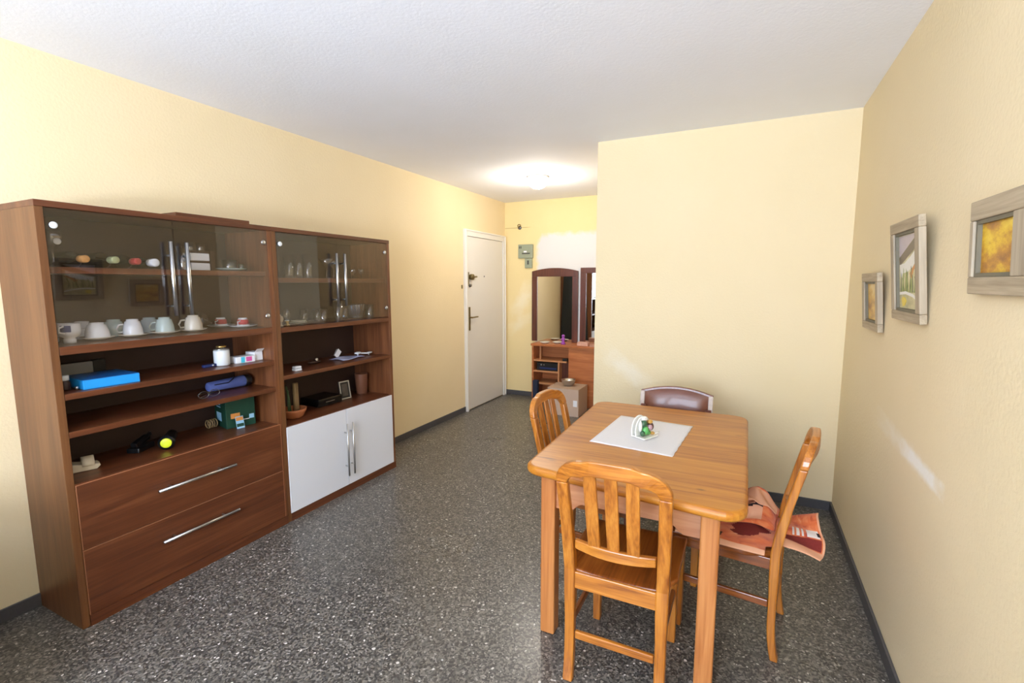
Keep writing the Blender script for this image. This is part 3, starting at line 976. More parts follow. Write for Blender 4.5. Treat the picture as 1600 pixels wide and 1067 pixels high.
# ------------------------------------------------------------------ bottom board of the first cabinet
Z5 = 0.6405
t = thing('sandal', 'beige open sandal standing at the left end above the drawers', 'shoe', (0.205, 0.915, Z5), rotz=R(72))
t.scale = (1.25, 1.25, 1.3)
bb('beige').prism([(-0.06, 0), (0.05, 0), (0.062, 0.012), (0.055, 0.018), (0.0, 0.026), (-0.06, 0.040)], 1, -0.025, 0.025).make('sole', t, bevel=0.003)
bb('beige').grid(lambda u, v: Vector((-0.060 + 0.022 * v, 0.026 * math.cos(PI * u), 0.040 + 0.055 * math.sin(PI * u) * (1 - 0.3 * v) + 0.0)), 12, 3, 0.003).make('heel_strap', t)
bb('beige').grid(lambda u, v: Vector((0.010 + 0.035 * v, 0.027 * math.cos(PI * u), 0.016 + 0.030 * math.sin(PI * u))), 12, 3, 0.003).make('toe_strap', t)
t = thing('torch', 'black handheld torch with a lime green end cap lying above the drawers', 'torch', (0.225, 1.285, Z5), rotz=R(-38))
bb('black').lathe([(0.022, -0.10), (0.026, -0.095), (0.026, 0.0), (0.034, 0.03), (0.036, 0.06)], 24, (0, 0, 0.037), axis='x').make('body', t)
bb('lime').lathe([(0.0245, 0.0605), (0.0245, 0.064), (0.022, 0.066), (0.006, 0.066)], 24, (0, 0, 0.037), axis='x').make('end_cap', t)
t = thing('hinged_gadget', 'black hinged gadget with a grey edge lying left of the torch', 'gadget', (0.15, 1.195, Z5), rotz=R(30))
bb('black').box(-0.03, 0.03, -0.06, 0.06, 0, 0.025).make('body', t, bevel=0.005)
bb('steel_dark').box(-0.004, 0.004, -0.055, 0.055, 0, 0.018, Matrix.Rotation(R(18), 3, 'X'), (0, -0.055, 0)).make('arm', t, loc=(0.02, 0, 0.03))
bb('black').box(-0.014, 0.020, -0.05, 0.05, 0.0255, 0.05, Matrix.Rotation(R(10), 3, 'X'), (0, -0.05, 0.026)).make('lid', t, bevel=0.004)
t = thing('green_carton', 'dark green printed carton with a pale window at the right end above the drawers', 'box', (0.150, 1.700, Z5), rotz=R(-14))
bb('green_box').box(-0.085, 0.085, -0.080, 0.080, 0, 0.165).make('body', t, bevel=0.002)
bb('sky_print').box(-0.055, 0.015, -0.0806, -0.0801, 0.035, 0.085).make('label', t)
for zz in (0.115, 0.13, 0.145):
    bb('sky_print').box(-0.05, 0.01, -0.0806, -0.0801, zz, zz + 0.007).make('stripe', t)
bb('orange_print').box(0.0851, 0.0856, -0.055, -0.005, 0.055, 0.085).make('print', t)
bb('sky_print').box(0.0851, 0.0856, 0.045, 0.072, 0.040, 0.066).make('print', t)
bb('paper_white').box(0.0851, 0.0856, 0.002, 0.046, 0.038, 0.042).make('line', t)
o = tag(bb('paper_white').mat('sky_print').box(-0.0008, 0.0008, -0.022, 0.022, 0, 0.07).mat('orange_print').box(-0.0012, 0.0012, -0.02, 0.02, 0.045, 0.066)
        .mat('green_box').box(-0.0011, 0.0011, -0.02, 0.02, 0.01, 0.028).make('leaflet', loc=(0.262, 1.655, Z5), rot=(0, R(-14), R(-10))),
        'small printed leaflet leaning against the dark green carton', 'leaflet')
t = thing('bead_coil', 'brown bead coil lying behind the leaflet, left of the green carton', 'coil', (0.10, 1.565, Z5))
for k in range(4):
    bb('bark').tube([(0.0, 0.012 * k + 0.003 * math.sin(a), 0.026 + 0.022 * math.sin(a)) if False else (0.022 * math.cos(a), 0.014 * k, 0.026 + 0.022 * math.sin(a)) for a in [q * PI / 8 for q in range(17)]], 0.0032, 6).make('ring', t)

# ------------------------------------------------------------------ second cabinet: glasses and ornaments
Z1b, Z2b, Z3b, Z4b = 1.5085, 1.2125, 0.9205, 0.6055
gg = 'tall glasses on the upper shelf of the white-door cabinet'
for k, (x, y, h) in enumerate(((0.20, 2.095, 0.15), (0.20, 2.165, 0.155), (0.21, 2.235, 0.16))):
    tumbler(('first tall clear glass from the left on the upper glass shelf', 'second tall clear glass from the left on the upper glass shelf',
             'third tall clear glass, tallest, on the upper glass shelf')[k], x, y, Z1b, h, 0.030, group=gg)


def stem_glass(lab, x, y, z, prof, name='cocktail_glass', group=None, cat='glass'):
    t = thing(name, lab, cat, (x, y, z), group=group)
    bb('clear').lathe([(0.032, 0), (0.032, 0.002), (0.005, 0.006), (0.0035, 0.02), (0.0035, 0.075)], 22).make('stem', t)
    bb('clear').lathe(prof, 26).make('glass_bowl', t)
    return t


mart = [(0.004, 0.0755), (0.055, 0.135), (0.0535, 0.135), (0.003, 0.080)]
wine = [(0.004, 0.0755), (0.028, 0.088), (0.036, 0.115), (0.030, 0.150), (0.029, 0.150), (0.034, 0.115), (0.003, 0.085)]
stem_glass('wide cocktail glass left of the long handles on the upper glass shelf', 0.22, 2.385, Z1b, mart)
stem_glass('round wine glass with a thin stem in the middle of the upper glass shelf', 0.15, 2.52, Z1b, wine, 'wine_glass')
gd = 'small stemmed glasses at the right of the upper glass shelf'
for k, (x, y) in enumerate(((0.20, 2.655), (0.20, 2.745))):
    t = thing('liqueur_glass', ('small liqueur glass with a cut stem, left of the pair at the right end', 'small liqueur glass with a cut stem, right of the pair at the right end')[k],
              'glass', (x, y, Z1b), group=gd)
    bb('clear').lathe([(0.020, 0), (0.020, 0.002), (0.004, 0.005), (0.004, 0.035)], 18).make('stem', t)
    bb('clear').lathe([(0.004, 0.0355), (0.022, 0.045), (0.024, 0.075), (0.0225, 0.075), (0.003, 0.045)], 18).make('glass_bowl', t)

t = thing('oil_lamp', 'tiny glass oil lamp on a gold foot at the left of the lower glass shelf', 'lamp', (0.285, 1.990, Z2b))
bb('gold').lathe([(0.016, 0), (0.016, 0.006), (0.007, 0.010), (0.009, 0.024), (0.012, 0.028)], 20).make('foot', t)
bb('china').lathe([(0.014, 0.0285), (0.014, 0.034), (0.004, 0.035)], 20).make('collar', t)
bb('clear').lathe([(0.009, 0.0355), (0.020, 0.060), (0.020, 0.075), (0.009, 0.115), (0.008, 0.115)], 20).make('chimney', t)
t = thing('figurine', 'small beige bird figurine beside the oil lamp at the cabinet edge', 'figurine', (0.300, 1.935, Z2b))
bb('beige').lathe([(0.010, 0), (0.012, 0.003), (0.005, 0.010), (0.005, 0.028)], 14).make('stand', t)
bb('beige').ball((0, 0.004, 0.045), 0.009, 0.012, 0.020).make('body', t)
bb('beige').ball((0, -0.006, 0.068), 0.006).make('head', t)
for k, (r, z) in enumerate(((0.055, 0), (0.050, 0.0105))):
    o = bb('china_cream').lathe([(r * 0.6, 0), (r, 0.008), (r, 0.0095), (r * 0.6, 0.0035), (0.004, 0.003)], 28).make('small_plate', loc=(0.20, 2.145, Z2b + z))
    tag(o, ('lower of two small cream plates stacked on the lower glass shelf', 'upper of two small cream plates stacked on the lower glass shelf')[k], 'plate', 'small stacked cream plates')
g2 = 'short tumblers on the lower glass shelf'
for k, (x, y) in enumerate(((0.09, 2.285), (0.10, 2.395), (0.21, 2.345))):
    tumbler(('short clear tumbler behind the small plates, leftmost at the back', 'short clear tumbler at the back beside the tapered vase', 'short clear tumbler in front, between the plates and the tapered vase')[k],
            x, y, Z2b, 0.085, 0.030, group=g2)
o = bb('clear_blue').lathe([(0.022, 0), (0.023, 0.003), (0.038, 0.135), (0.036, 0.135), (0.020, 0.010), (0.003, 0.009)], 26).make('vase', loc=(0.245, 2.452, Z2b))
tag(o, 'tapered pale blue glass vase left of the long handles on the lower glass shelf', 'vase')
tumbler('slim clear glass behind the right-hand bar handle on the lower glass shelf', 0.20, 2.555, Z2b, 0.10, 0.026)


def flute(u, v):
    a = u * 2 * PI
    r = (0.050 + 0.026 * v ** 0.7) * (1 + 0.04 * math.cos(18 * a))
    return Vector((r * math.cos(a), r * math.sin(a), 0.002 + 0.105 * v))


fb = bb('clear_blue').grid(flute, 108, 6, 0.002)
fb.lathe([(0.049, 0), (0.049, 0.003), (0.003, 0.003)], 40)
tag(fb.make('ribbed_bowl', loc=(0.17, 2.695, Z2b)), 'wide ribbed pale glass bowl at the right of the lower glass shelf', 'bowl')
tumbler('round clear tumbler at the right end of the lower glass shelf', 0.22, 2.796, Z2b, 0.100, 0.034, 'clear_blue', rb=0.030)

# middle shelf
t = thing('pill_box', 'small white rounded box at the left front of the middle shelf', 'box', (0.300, 2.030, Z3b))
bb('china').box(-0.018, 0.018, -0.024, 0.024, 0, 0.014).make('base', t, bevel=0.003)
bb('china').box(-0.018, 0.018, -0.024, 0.024, 0.0145, 0.030).make('lid', t, bevel=0.006)
t = thing('hair_clip', 'dark bow clip with a pale flower lying on the middle shelf', 'hair clip', (0.19, 2.270, Z3b))
bb('dark_brown').ball((0, 0, 0.013), 0.022, 0.055, 0.012).make('bow', t)
bb('beige').ball((0.012, 0.01, 0.030), 0.007, 0.010, 0.010).make('flower', t)
t = thing('paper_sheet', 'pale blue paper lying flat across the right of the middle shelf', 'paper', (0.205, 2.560, Z3b))
bb('sheet_blue').grid(lambda u, v: Vector((-0.07 + 0.14 * u, -0.11 + 0.22 * v, 0.001 + 0.008 * math.sin(2.5 * u + 3 * v) ** 2)), 8, 12, 0.0008).make('sheet', t)
t = thing('card_pack', 'grey cards leaning upright on the pale blue paper', 'cards', (0.13, 2.520, Z3b + 0.011))
bb('grey_card').box(-0.002, 0.002, -0.022, 0.022, 0, 0.055, Matrix.Rotation(R(-35), 3, 'X'), (0, 0, 0)).make('card', t)
bb('paper_white').box(0.003, 0.005, -0.020, 0.020, 0, 0.06, Matrix.Rotation(R(-42), 3, 'X'), (0, 0, 0)).make('card', t)
t = thing('brush', 'white-handled brush lying at the right end of the middle shelf', 'brush', (0.235, 2.715, Z3b + 0.0005), rotz=R(10))
bb('china').ball((0, 0.05, 0.016), 0.016, 0.050, 0.008).make('handle', t)
bb('china').ball((-0.03, -0.05, 0.026), 0.022, 0.034, 0.010).make('head', t)
bb('china').tube([(-0.02, -0.03, 0.022), (0.0, 0.01, 0.018), (0, 0.03, 0.016)], 0.006).make('neck', t)
bb('china').cyl((-0.03, -0.05, 0.0), (-0.03, -0.05, 0.020), 0.004).make('bristle_foot', t)
bb('china').cyl((0.0, 0.05, 0.0), (0.0, 0.05, 0.010), 0.004).make('stand_foot', t)

# bottom board of the second cabinet
t = thing('potted_stump', 'terracotta bowl holding a cut plant stem in the white-door cabinet', 'plant', (0.245, 2.030, Z4b))
bb('terracotta').lathe([(0.045, 0), (0.060, 0.010), (0.078, 0.045), (0.082, 0.062), (0.076, 0.062), (0.070, 0.045), (0.004, 0.042)], 30).make('pot', t)
bb('bark').cyl((0, 0.025, 0.0425), (0, 0.025, 0.225), 0.019, 14, 0.017).make('stem', t)
bb('leaf').tube([(0.0, -0.02, 0.0425), (0.005, -0.03, 0.12), (0.0, -0.045, 0.215)], 0.006, 6).make('shoot', t)
bb('leaf').tube([(0.01, -0.04, 0.0425), (0.015, -0.05, 0.10), (0.02, -0.048, 0.19)], 0.005, 6).make('shoot', t)
t = thing('set_top_box', 'black glossy electronic box lying in the dark back of the white-door cabinet', 'electronics', (0.125, 2.375, Z4b))
bb('black_gloss').box(-0.09, 0.09, -0.11, 0.11, 0.006, 0.06).make('case', t, bevel=0.006)
bb('steel').box(0.0905, 0.092, -0.045, 0.035, 0.030, 0.034).make('badge', t)
bb('black').box(-0.07, 0.07, -0.09, 0.09, 0, 0.0058).make('foot', t)
t = thing('photo_frame', 'small silver photo frame leaning back in the white-door cabinet', 'photo frame', (0.175, 2.560, Z4b + 0.002), rot=(0, R(-10), R(-8)))
fr = bb('silver_frame').box(-0.006, 0.006, -0.045, -0.037, 0, 0.135).box(-0.006, 0.006, 0.037, 0.045, 0, 0.135)
fr.box(-0.006, 0.006, -0.037, 0.037, 0, 0.008).box(-0.006, 0.006, -0.037, 0.037, 0.127, 0.135)
fr.make('frame', t, bevel=0.001)
bb('black').box(-0.004, 0.002, -0.0368, 0.0368, 0.0082, 0.1268).make('mount', t)
bb('photo_grey').box(0.0021, 0.003, -0.024, 0.024, 0.022, 0.112).make('photograph', t)
bb('black').box(-0.0045, -0.0025, -0.01, 0.01, 0, 0.10, Matrix.Rotation(R(28), 3, 'Y'), (0, 0, 0.10)).make('strut', t)
o = bb('cup_brown').lathe([(0.040, 0), (0.042, 0.003), (0.050, 0.150), (0.051, 0.160), (0.047, 0.160), (0.038, 0.01), (0.003, 0.01)], 28).make('beaker', loc=(0.140, 2.765, Z4b))
tag(o, 'plain brown plastic beaker at the right end of the white-door cabinet', 'beaker')

# charcoal coat hanging on the far side of the white-door cabinet (seen in the hall mirror)
t = thing('hanging_coat', 'charcoal coat hanging on the hall side of the cabinet, seen in the mirror', 'coat', (0.165, 2.864, 0))


def coatf(u, v):
    a = -PI / 2 + PI * u
    wdt = 0.100 + 0.050 * (1 - v)
    return Vector((wdt * math.sin(a) * (1 + 0.1 * math.sin(7 * u)), 0.008 + 0.05 * math.cos(a) * (1 + 0.25 * math.sin(9 * u + 3 * v)) * (0.4 + 0.6 * math.sin(PI * min(1, 0.15 + v * 0.8))), 0.40 + 1.20 * v))


bb('coat_cloth').grid(coatf, 24, 16, 0.004).make('cloth', t)
bb('steel').tube([(0, 0.0, 1.66), (0, 0.02, 1.66), (0, 0.025, 1.62), (0, 0.02, 1.59)], 0.004).make('hook', t)


# ------------------------------------------------------------------ dining table
TH = 0.750


def rounded_poly(pts, r, n=6):
    out = []
    k = len(pts)
    for i in range(k):
        p = Vector(pts[i])
        a = (Vector(pts[i - 1]) - p).normalized()
        b = (Vector(pts[(i + 1) % k]) - p).normalized()
        ang = a.angle(b)
        d = r / math.tan(ang / 2)
        c = p + (a + b).normalized() * (r / math.sin(ang / 2))
        s = p + a * d
        e = p + b * d
        a0 = math.atan2(s.y - c.y, s.x - c.x)
        a1 = math.atan2(e.y - c.y, e.x - c.x)
        while a1 - a0 > PI:
            a1 -= 2 * PI
        while a1 - a0 < -PI:
            a1 += 2 * PI
        for j in range(n + 1):
            q = a0 + (a1 - a0) * j / n
            out.append((c.x + r * math.cos(q), c.y + r * math.sin(q)))
    return out


TX, TY = 2.48, 2.14
t = thing('dining_table', 'honey pine dining table with rounded corners and thick square legs', 'table', (TX, TY, 0))
corners = [(2.066, 2.775), (2.908, 2.765), (2.908, 1.490), (2.092, 1.590)]
bb('pine_top').prism(rounded_poly([(x - TX, y - TY) for x, y in corners], 0.075), 2, TH - 0.038, TH).make('tabletop', t, bevel=0.0165, seg=4)
legs = [(2.146, 1.652), (2.764, 1.600), (2.146, 2.625), (2.764, 2.625)]
LW = 0.062
for x, y in legs:
    bb('pine_leg').box(x - TX, x - TX + LW, y - TY, y - TY + LW, 0, TH - 0.0385).make('leg', t, bevel=0.007, seg=3)


def apron_pts(a, b, z0=0.592, dz=0.035):
    pts = [(a, TH - 0.039)]
    pts.append((a, z0 - dz))
    L = b - a
    for k in range(9):
        f = k / 8
        pts.append((a + L * (0.10 + 0.10 * f), z0 - dz + dz * (0.5 - 0.5 * math.cos(PI * f))))
    for k in range(9):
        f = k / 8
        pts.append((b - L * (0.20 - 0.10 * f), z0 - dz * (0.5 - 0.5 * math.cos(PI * f))))
    pts.append((b, z0 - dz))
    pts.append((b, TH - 0.039))
    return pts


ap = bb('pine_apron')
# front apron is a prism running between the two front legs
fx0, fx1 = 2.146 + LW - TX, 2.764 - TX
ap.prism(apron_pts(fx0, fx1), 1, 1.668 - TY, 1.690 - TY)
o = ap.make('apron', t, bevel=0.002)
bb('pine_apron').prism(apron_pts(fx0, fx1), 1, 2.640 - TY, 2.662 - TY).make('apron', t, bevel=0.002)
bb('pine_apron').prism(apron_pts(1.652 + LW - TY, 2.625 - TY), 0, 2.160 - TX, 2.182 - TX).make('apron', t, bevel=0.002)
bb('pine_apron').prism(apron_pts(1.600 + LW - TY, 2.625 - TY), 0, 2.790 - TX, 2.812 - TX).make('apron', t, bevel=0.002)
# small glossy nick on the table edge is left out: it moves with the light

# white mat
mt_pts = [(2.250, 1.985), (2.622, 1.938), (2.655, 2.435), (2.279, 2.480)]


def matf(u, v):
    a = Vector(mt_pts[0]).lerp(Vector(mt_pts[1]), u)
    b = Vector(mt_pts[3]).lerp(Vector(mt_pts[2]), u)
    p = a.lerp(b, v)
    w = 0.0015 * math.sin(v * 40) * (1 if u > 0.97 else 0)
    return Vector((p.x + w, p.y, TH + 0.0012 + 0.0006 * math.sin(u * 14) ** 2))


tag(bb('mat_cloth').grid(matf, 24, 24, 0.0012).make('table_mat'), 'white rectangular cloth mat lying on the pine table', 'table mat')

# ceramic napkin holder with glazed vegetables
ZT = TH + 0.0035
t = thing('napkin_holder', 'white ceramic napkin holder decorated with green glazed vegetables', 'napkin holder', (2.462, 2.160, ZT), rotz=R(-28))
t.scale = (1.12, 1.12, 1.12)
for s in (0, 1):
    pts = [(-0.045, 0.006), (0.045, 0.006)] + [(0.048 * math.cos(PI * k / 12), 0.028 + 0.058 * math.sin(PI * k / 12)) for k in range(13)]
    # half-disc panel standing across local y
    bb('porcelain').prism([(a, b) for a, b in pts], 0, -0.030 + 0.020 * s, -0.024 + 0.020 * s).make('panel', t, bevel=0.002)
bb('porcelain').box(-0.032, 0.040, -0.045, 0.045, 0, 0.0058).make('base', t, bevel=0.002)
vg = [('veg_dark', (0.010, -0.014, 0.058), (0.015, 0.017, 0.016), 'leaf'), ('veg_green', (0.016, -0.010, 0.030), (0.014, 0.016, 0.020), 'pepper'),
      ('veg_green', (0.012, 0.010, 0.018), (0.012, 0.014, 0.011), 'pepper'), ('veg_plum', (0.010, 0.030, 0.040), (0.014, 0.013, 0.018), 'aubergine'),
      ('veg_pink', (0.018, 0.014, 0.040), (0.012, 0.012, 0.013), 'garlic'), ('veg_ochre', (0.012, 0.022, 0.062), (0.011, 0.014, 0.009), 'onion'),
      ('veg_ochre', (0.022, 0.028, 0.014), (0.010, 0.010, 0.007), 'onion'), ('porcelain', (0.006, -0.006, 0.078), (0.010, 0.018, 0.010), 'flower'),
      ('porcelain', (0.008, -0.034, 0.050), (0.008, 0.008, 0.024), 'flower'), ('veg_dark', (0.016, -0.028, 0.020), (0.010, 0.012, 0.012), 'leaf')]
for mt, c, s, nm in vg:
    bb(mt).ball(c, *s).make(nm, t)
bb('porcelain').cyl((0.025, 0.035, 0.010), (0.030, 0.062, 0.016), 0.003).make('stalk', t)


# ------------------------------------------------------------------ spindle-back chairs
def chair_lean(z, L=0.090):
    if z < 0.16:
        return -0.018 * ((0.16 - z) / 0.16) ** 2
    if z > 0.44:
        return -L * ((z - 0.44) / 0.42) ** 1.25
    return 0.0


def make_chair(label, group):
    t = thing('dining_chair', label, 'chair', group=group)
    W = 0.184     # half outer width at the seat
    # rear legs run on into the back posts; the crest joins them in one arch
    pw, pt = 0.042, 0.030

    def xw(z):
        return W - pw / 2 + 0.012 * max(0, (z - 0.40)) / 0.45

    ZA = 0.795
    for s in (-1, 1):
        zs = [0, 0.04, 0.08, 0.12, 0.16, 0.25, 0.35, 0.44, 0.50, 0.56, 0.62, 0.68, 0.73, ZA]
        path, secs = [], []
        for z in zs:
            y = chair_lean(z) + pt / 2
            w = pw / 2 * (0.88 if z < 0.3 else 1.0)
            th = pt / 2 * (1.15 if 0.3 < z < 0.6 else 0.95)
            path.append((s * xw(z), y, z))
            secs.append([(-w, -th, 0), (w, -th, 0), (w, th, 0), (-w, th, 0)])
        bb('oak_v').sweep(path, secs).make('leg', t, bevel=0.005, seg=2)
    # crest rail: arch from post to post
    path, secs = [], []
    hx = xw(ZA)
    rr = 0.075
    K = []
    for k in range(9):
        a = PI - (PI / 2) * k / 8
        K.append((-hx + rr + rr * math.cos(a), ZA + (rr - 0.012) * math.sin(a), a))
    ctop = [(-hx + rr + (2 * hx - 2 * rr) * f, 0) for f in (0.15, 0.3, 0.5, 0.7, 0.85)]
    for x, _ in ctop:
        K.append((x, ZA + rr - 0.012 + 0.012 * (1 - (x / hx) ** 2) * 1.0, PI / 2))
    for k in range(9):
        a = PI / 2 - (PI / 2) * k / 8
        K.append((hx - rr + rr * math.cos(a), ZA + (rr - 0.012) * math.sin(a), a))
    for x, z, a in K:
        y = chair_lean(z) + pt / 2 - 0.012 * (1 - min(1, abs(x) / hx) ** 2)
        f = abs(math.sin(a))
        hw = pw / 2 * (1 + 0.25 * f)
        nrm = Vector((math.cos(a), 0, math.sin(a)))
        tv = Vector((0, 1, 0)) * pt * 0.47
        path.append((x, y, z))
        secs.append([tuple(-nrm * hw - tv), tuple(nrm * hw - tv), tuple(nrm * hw + tv), tuple(-nrm * hw + tv)])
    bb('oak_h').sweep(path, secs).make('crest_rail', t, bevel=0.005, seg=2)
    # lower back rail, bowed
    ZL = 0.545
    path, secs = [], []
    for k in range(13):
        f = k / 12
        x = -(W - pw) + 2 * (W - pw) * f
        q = 1 - (2 * f - 1) ** 2
        path.append((x, chair_lean(ZL) + pt / 2 - 0.016 * q, ZL - 0.006 * q))
        hh = 0.016 + 0.004 * q
        secs.append([(0, -0.010, -hh), (0, -0.010, hh), (0, 0.010, hh), (0, 0.010, -hh)])
    bb('oak_h').sweep(path, secs).make('back_rail', t, bevel=0.004)
    for x in (-0.068, 0.0, 0.068):
        path, secs = [], []
        for k in range(9):
            z = ZL + (ZA + 0.05 - ZL) * k / 8
            q = math.sin(PI * k / 8)
            path.append((x * (1 + 0.06 * k / 8), chair_lean(z) + pt / 2 - 0.011 - 0.004 * q, z))
            w = 0.0215 + 0.001 * q
            secs.append([(-w, -0.006, 0), (w, -0.006, 0), (w, 0.006, 0), (-w, 0.006, 0)])
        bb('oak_v').sweep(path, secs).make('slat', t, bevel=0.0025)
    # seat: dished board
    D = 0.40

    def seatf(u, v):
        x = (-0.5 + u)
        y = v
        wid = 0.145 + 0.055 * min(1, y * 4) + 0.0 * y
        return Vector((x * 2 * wid, 0.012 + y * (D + 0.005), 0.438 - 0.010 * (1 - (2 * x) ** 2) * math.sin(PI * (0.25 + 0.7 * y))))

    sb = bb('oak_seat').grid(seatf, 16, 16)
    fs = list(sb.bm.faces)
    bmesh.ops.recalc_face_normals(sb.bm, faces=fs)
    if fs[0].normal.z < 0:
        bmesh.ops.reverse_faces(sb.bm, faces=fs)
    r = bmesh.ops.extrude_face_region(sb.bm, geom=fs)
    vs = [g for g in r['geom'] if isinstance(g, bmesh.types.BMVert)]
    for f in fs:
        pass
    bmesh.ops.translate(sb.bm, verts=vs, vec=(0, 0, 0.0))
    vset = set(vs)
    for v in sb.bm.verts:
        if v not in vset:
            v.co.z = 0.415
    bmesh.ops.recalc_face_normals(sb.bm, faces=list(sb.bm.faces))
    sb.make('seat', t, bevel=0.005, seg=3)
    # aprons
    bb('oak_h').box(-(W - pw) - 0.002, (W - pw) + 0.002, 0.000, 0.0115, 0.368, 0.432).make('seat_rail', t, bevel=0.003)
    for s in (-1, 1):
        bb('oak_seat').box(s * 0.160 - 0.009, s * 0.160 + 0.009, 0.030, D - 0.052, 0.368, 0.4145).make('seat_rail', t, bevel=0.003)
    bb('oak_h').box(-0.136, 0.136, D - 0.040, D - 0.020, 0.368, 0.4145).make('seat_rail', t, bevel=0.003)
    for s in (-1, 1):
        path = [(s * 0.157, D - 0.030, z) for z in (0, 0.2, 0.4145)]
        secs = [[(-w, -w, 0), (w, -w, 0), (w, w, 0), (-w, w, 0)] for w in (0.0155, 0.0175, 0.020)]
        bb('oak_v').sweep(path, secs).make('leg', t, bevel=0.004)
        bb('oak_seat').box(s * 0.160 - 0.008, s * 0.160 + 0.008, 0.030, D - 0.048, 0.210, 0.240).make('stretcher', t, bevel=0.004)
    bb('oak_h').box(-(W - pw), (W - pw), 0.004, 0.020, 0.165, 0.195).make('stretcher', t, bevel=0.004)
    return t


cg = 'matching slat-back oak chairs round the table'
ch_front = make_chair('oak slat-back chair nearest the camera, its back against the near table edge', cg)
ch_front.location = (2.500, 1.470, 0)
ch_left = dup(ch_front, (1.998, 2.262, 0), 'oak slat-back chair tucked under the left table side by the open floor', rotz=R(-95))
ch_right = dup(ch_front, (3.053, 2.070, 0), 'oak slat-back chair by the right wall with an orange towel on its seat', rotz=R(83))

# fourth chair: dark wood with padded leather back, behind the table
t = thing('leather_chair', 'brown chair with padded leather back and worn pale corners behind the table', 'chair', (2.505, 2.905, 0), rotz=PI)
for s in (-1, 1):
    path, secs = [], []
    for z in (0, 0.2, 0.44, 0.6, 0.72):
        y = -0.04 * max(0, z - 0.44) / 0.3
        path.append((s * 0.188, y, z))
        secs.append([(-0.018, -0.018, 0), (0.018, -0.018, 0), (0.018, 0.018, 0), (-0.018, 0.018, 0)])
    bb('dark_wood').sweep(path, secs).make('leg', t, bevel=0.004)
    bb('dark_wood').box(s * 0.188 - 0.018, s * 0.188 + 0.018, 0.345, 0.381, 0, 0.40).make('leg', t, bevel=0.004)
bb('leather').box(-0.21, 0.21, -0.01, 0.40, 0.4005, 0.455).make('seat', t, bevel=0.018, seg=3)
bb('dark_wood').box(-0.165, 0.165, -0.012, 0.006, 0.34, 0.40).make('seat_rail', t, bevel=0.003)
pad = bb('leather')


def padf(u, v):
    x = -0.185 + 0.37 * u
    top = 0.795 + 0.030 * (1 - (2 * u - 1) ** 2)
    z = 0.60 + (top - 0.60) * v
    return Vector((x, 0.006 - 0.045 * (z - 0.44) / 0.3 + 0.016 * math.sin(PI * v) ** 0.5 * (1 - (2 * u - 1) ** 6), z))


pad.grid(padf, 20, 10)
pad.make('back_pad', t)
bk = bb('dark_wood')
pts = [(-0.205, 0.585), (0.205, 0.585), (0.213, 0.802)] + [(0.195 - 0.39 * k / 14, 0.806 + 0.032 * (1 - (2 * k / 14 - 1) ** 2)) for k in range(15)] + [(-0.213, 0.802)]
bkv = bk.prism(pts, 1, -0.020, 0.0)
for v in bkv.bm.verts:
    v.co.y += -0.045 * (v.co.z - 0.44) / 0.3
bkv.make('back_panel', t, bevel=0.004)
for s in (-1, 1):
    e = bb('worn').box(s * 0.200 - 0.013, s * 0.200 + 0.013, 0.0005, 0.012, 0.60, 0.798)
    for v in e.bm.verts:
        v.co.y += -0.045 * (v.co.z - 0.44) / 0.3
    o = e.make('corner_block', t, bevel=0.003)
    o['label'] = 'worn pale corner block'


# ------------------------------------------------------------------ towel on the right chair
def towel_mat():
    m, nt, b = new_mat('orange_towel')
    tc = N(nt, 'ShaderNodeTexCoord')
    n1 = N(nt, 'ShaderNodeTexNoise')
    n1.inputs['Scale'].default_value = 5.5
    n1.inputs['Detail'].default_value = 3
    n1.inputs['Distortion'].default_value = 0.6
    nt.links.new(tc.outputs['UV'], n1.inputs['Vector'])
    cr = N(nt, 'ShaderNodeValToRGB')
    cr.color_ramp.interpolation = 'EASE'
    e = cr.color_ramp.elements
    e[0].position = 0.30
    e[0].color = lin((176, 66, 42))
    e[1].position = 0.74
    e[1].color = lin((240, 186, 146))
    for p, c in ((0.34, (200, 86, 42)), (0.46, (220, 110, 56)), (0.62, (230, 134, 78))):
        k = cr.color_ramp.elements.new(p)
        k.color = lin(c)
    nt.links.new(n1.outputs['Fac'], cr.inputs['Fac'])
    n2 = N(nt, 'ShaderNodeTexNoise')
    n2.inputs['Scale'].default_value = 400
    nt.links.new(tc.outputs['Object'], n2.inputs['Vector'])
    bp = N(nt, 'ShaderNodeBump')
    bp.inputs['Strength'].default_value = 0.4
    bp.inputs['Distance'].default_value = 0.002
    nt.links.new(n2.outputs['Fac'], bp.inputs['Height'])
    nt.links.new(bp.outputs['Normal'], b.inputs['Normal'])
    nt.links.new(cr.outputs['Color'], b.inputs['Base Color'])
    b.inputs['Roughness'].default_value = 0.9
    b.inputs['Sheen Weight'].default_value = 0.3
    return m


M['towel'] = towel_mat()
M['towel_pale'] = plain('towel_pale_side', (228, 170, 134), 0.9, var=0.1, scale=20, bump=0.3)
M['towel_white'] = plain('towel_white_stripe', (236, 230, 226), 0.9)
M['towel_dark'] = plain('towel_black_mark', (40, 26, 26), 0.9)
M['towel_maroon'] = plain('towel_maroon', (128, 40, 34), 0.9, var=0.2, scale=120)
tw = thing('towel', 'orange patterned towel crumpled over the seat of the right-hand chair', 'towel', (3.053, 2.07, 0.4455), rotz=R(83))


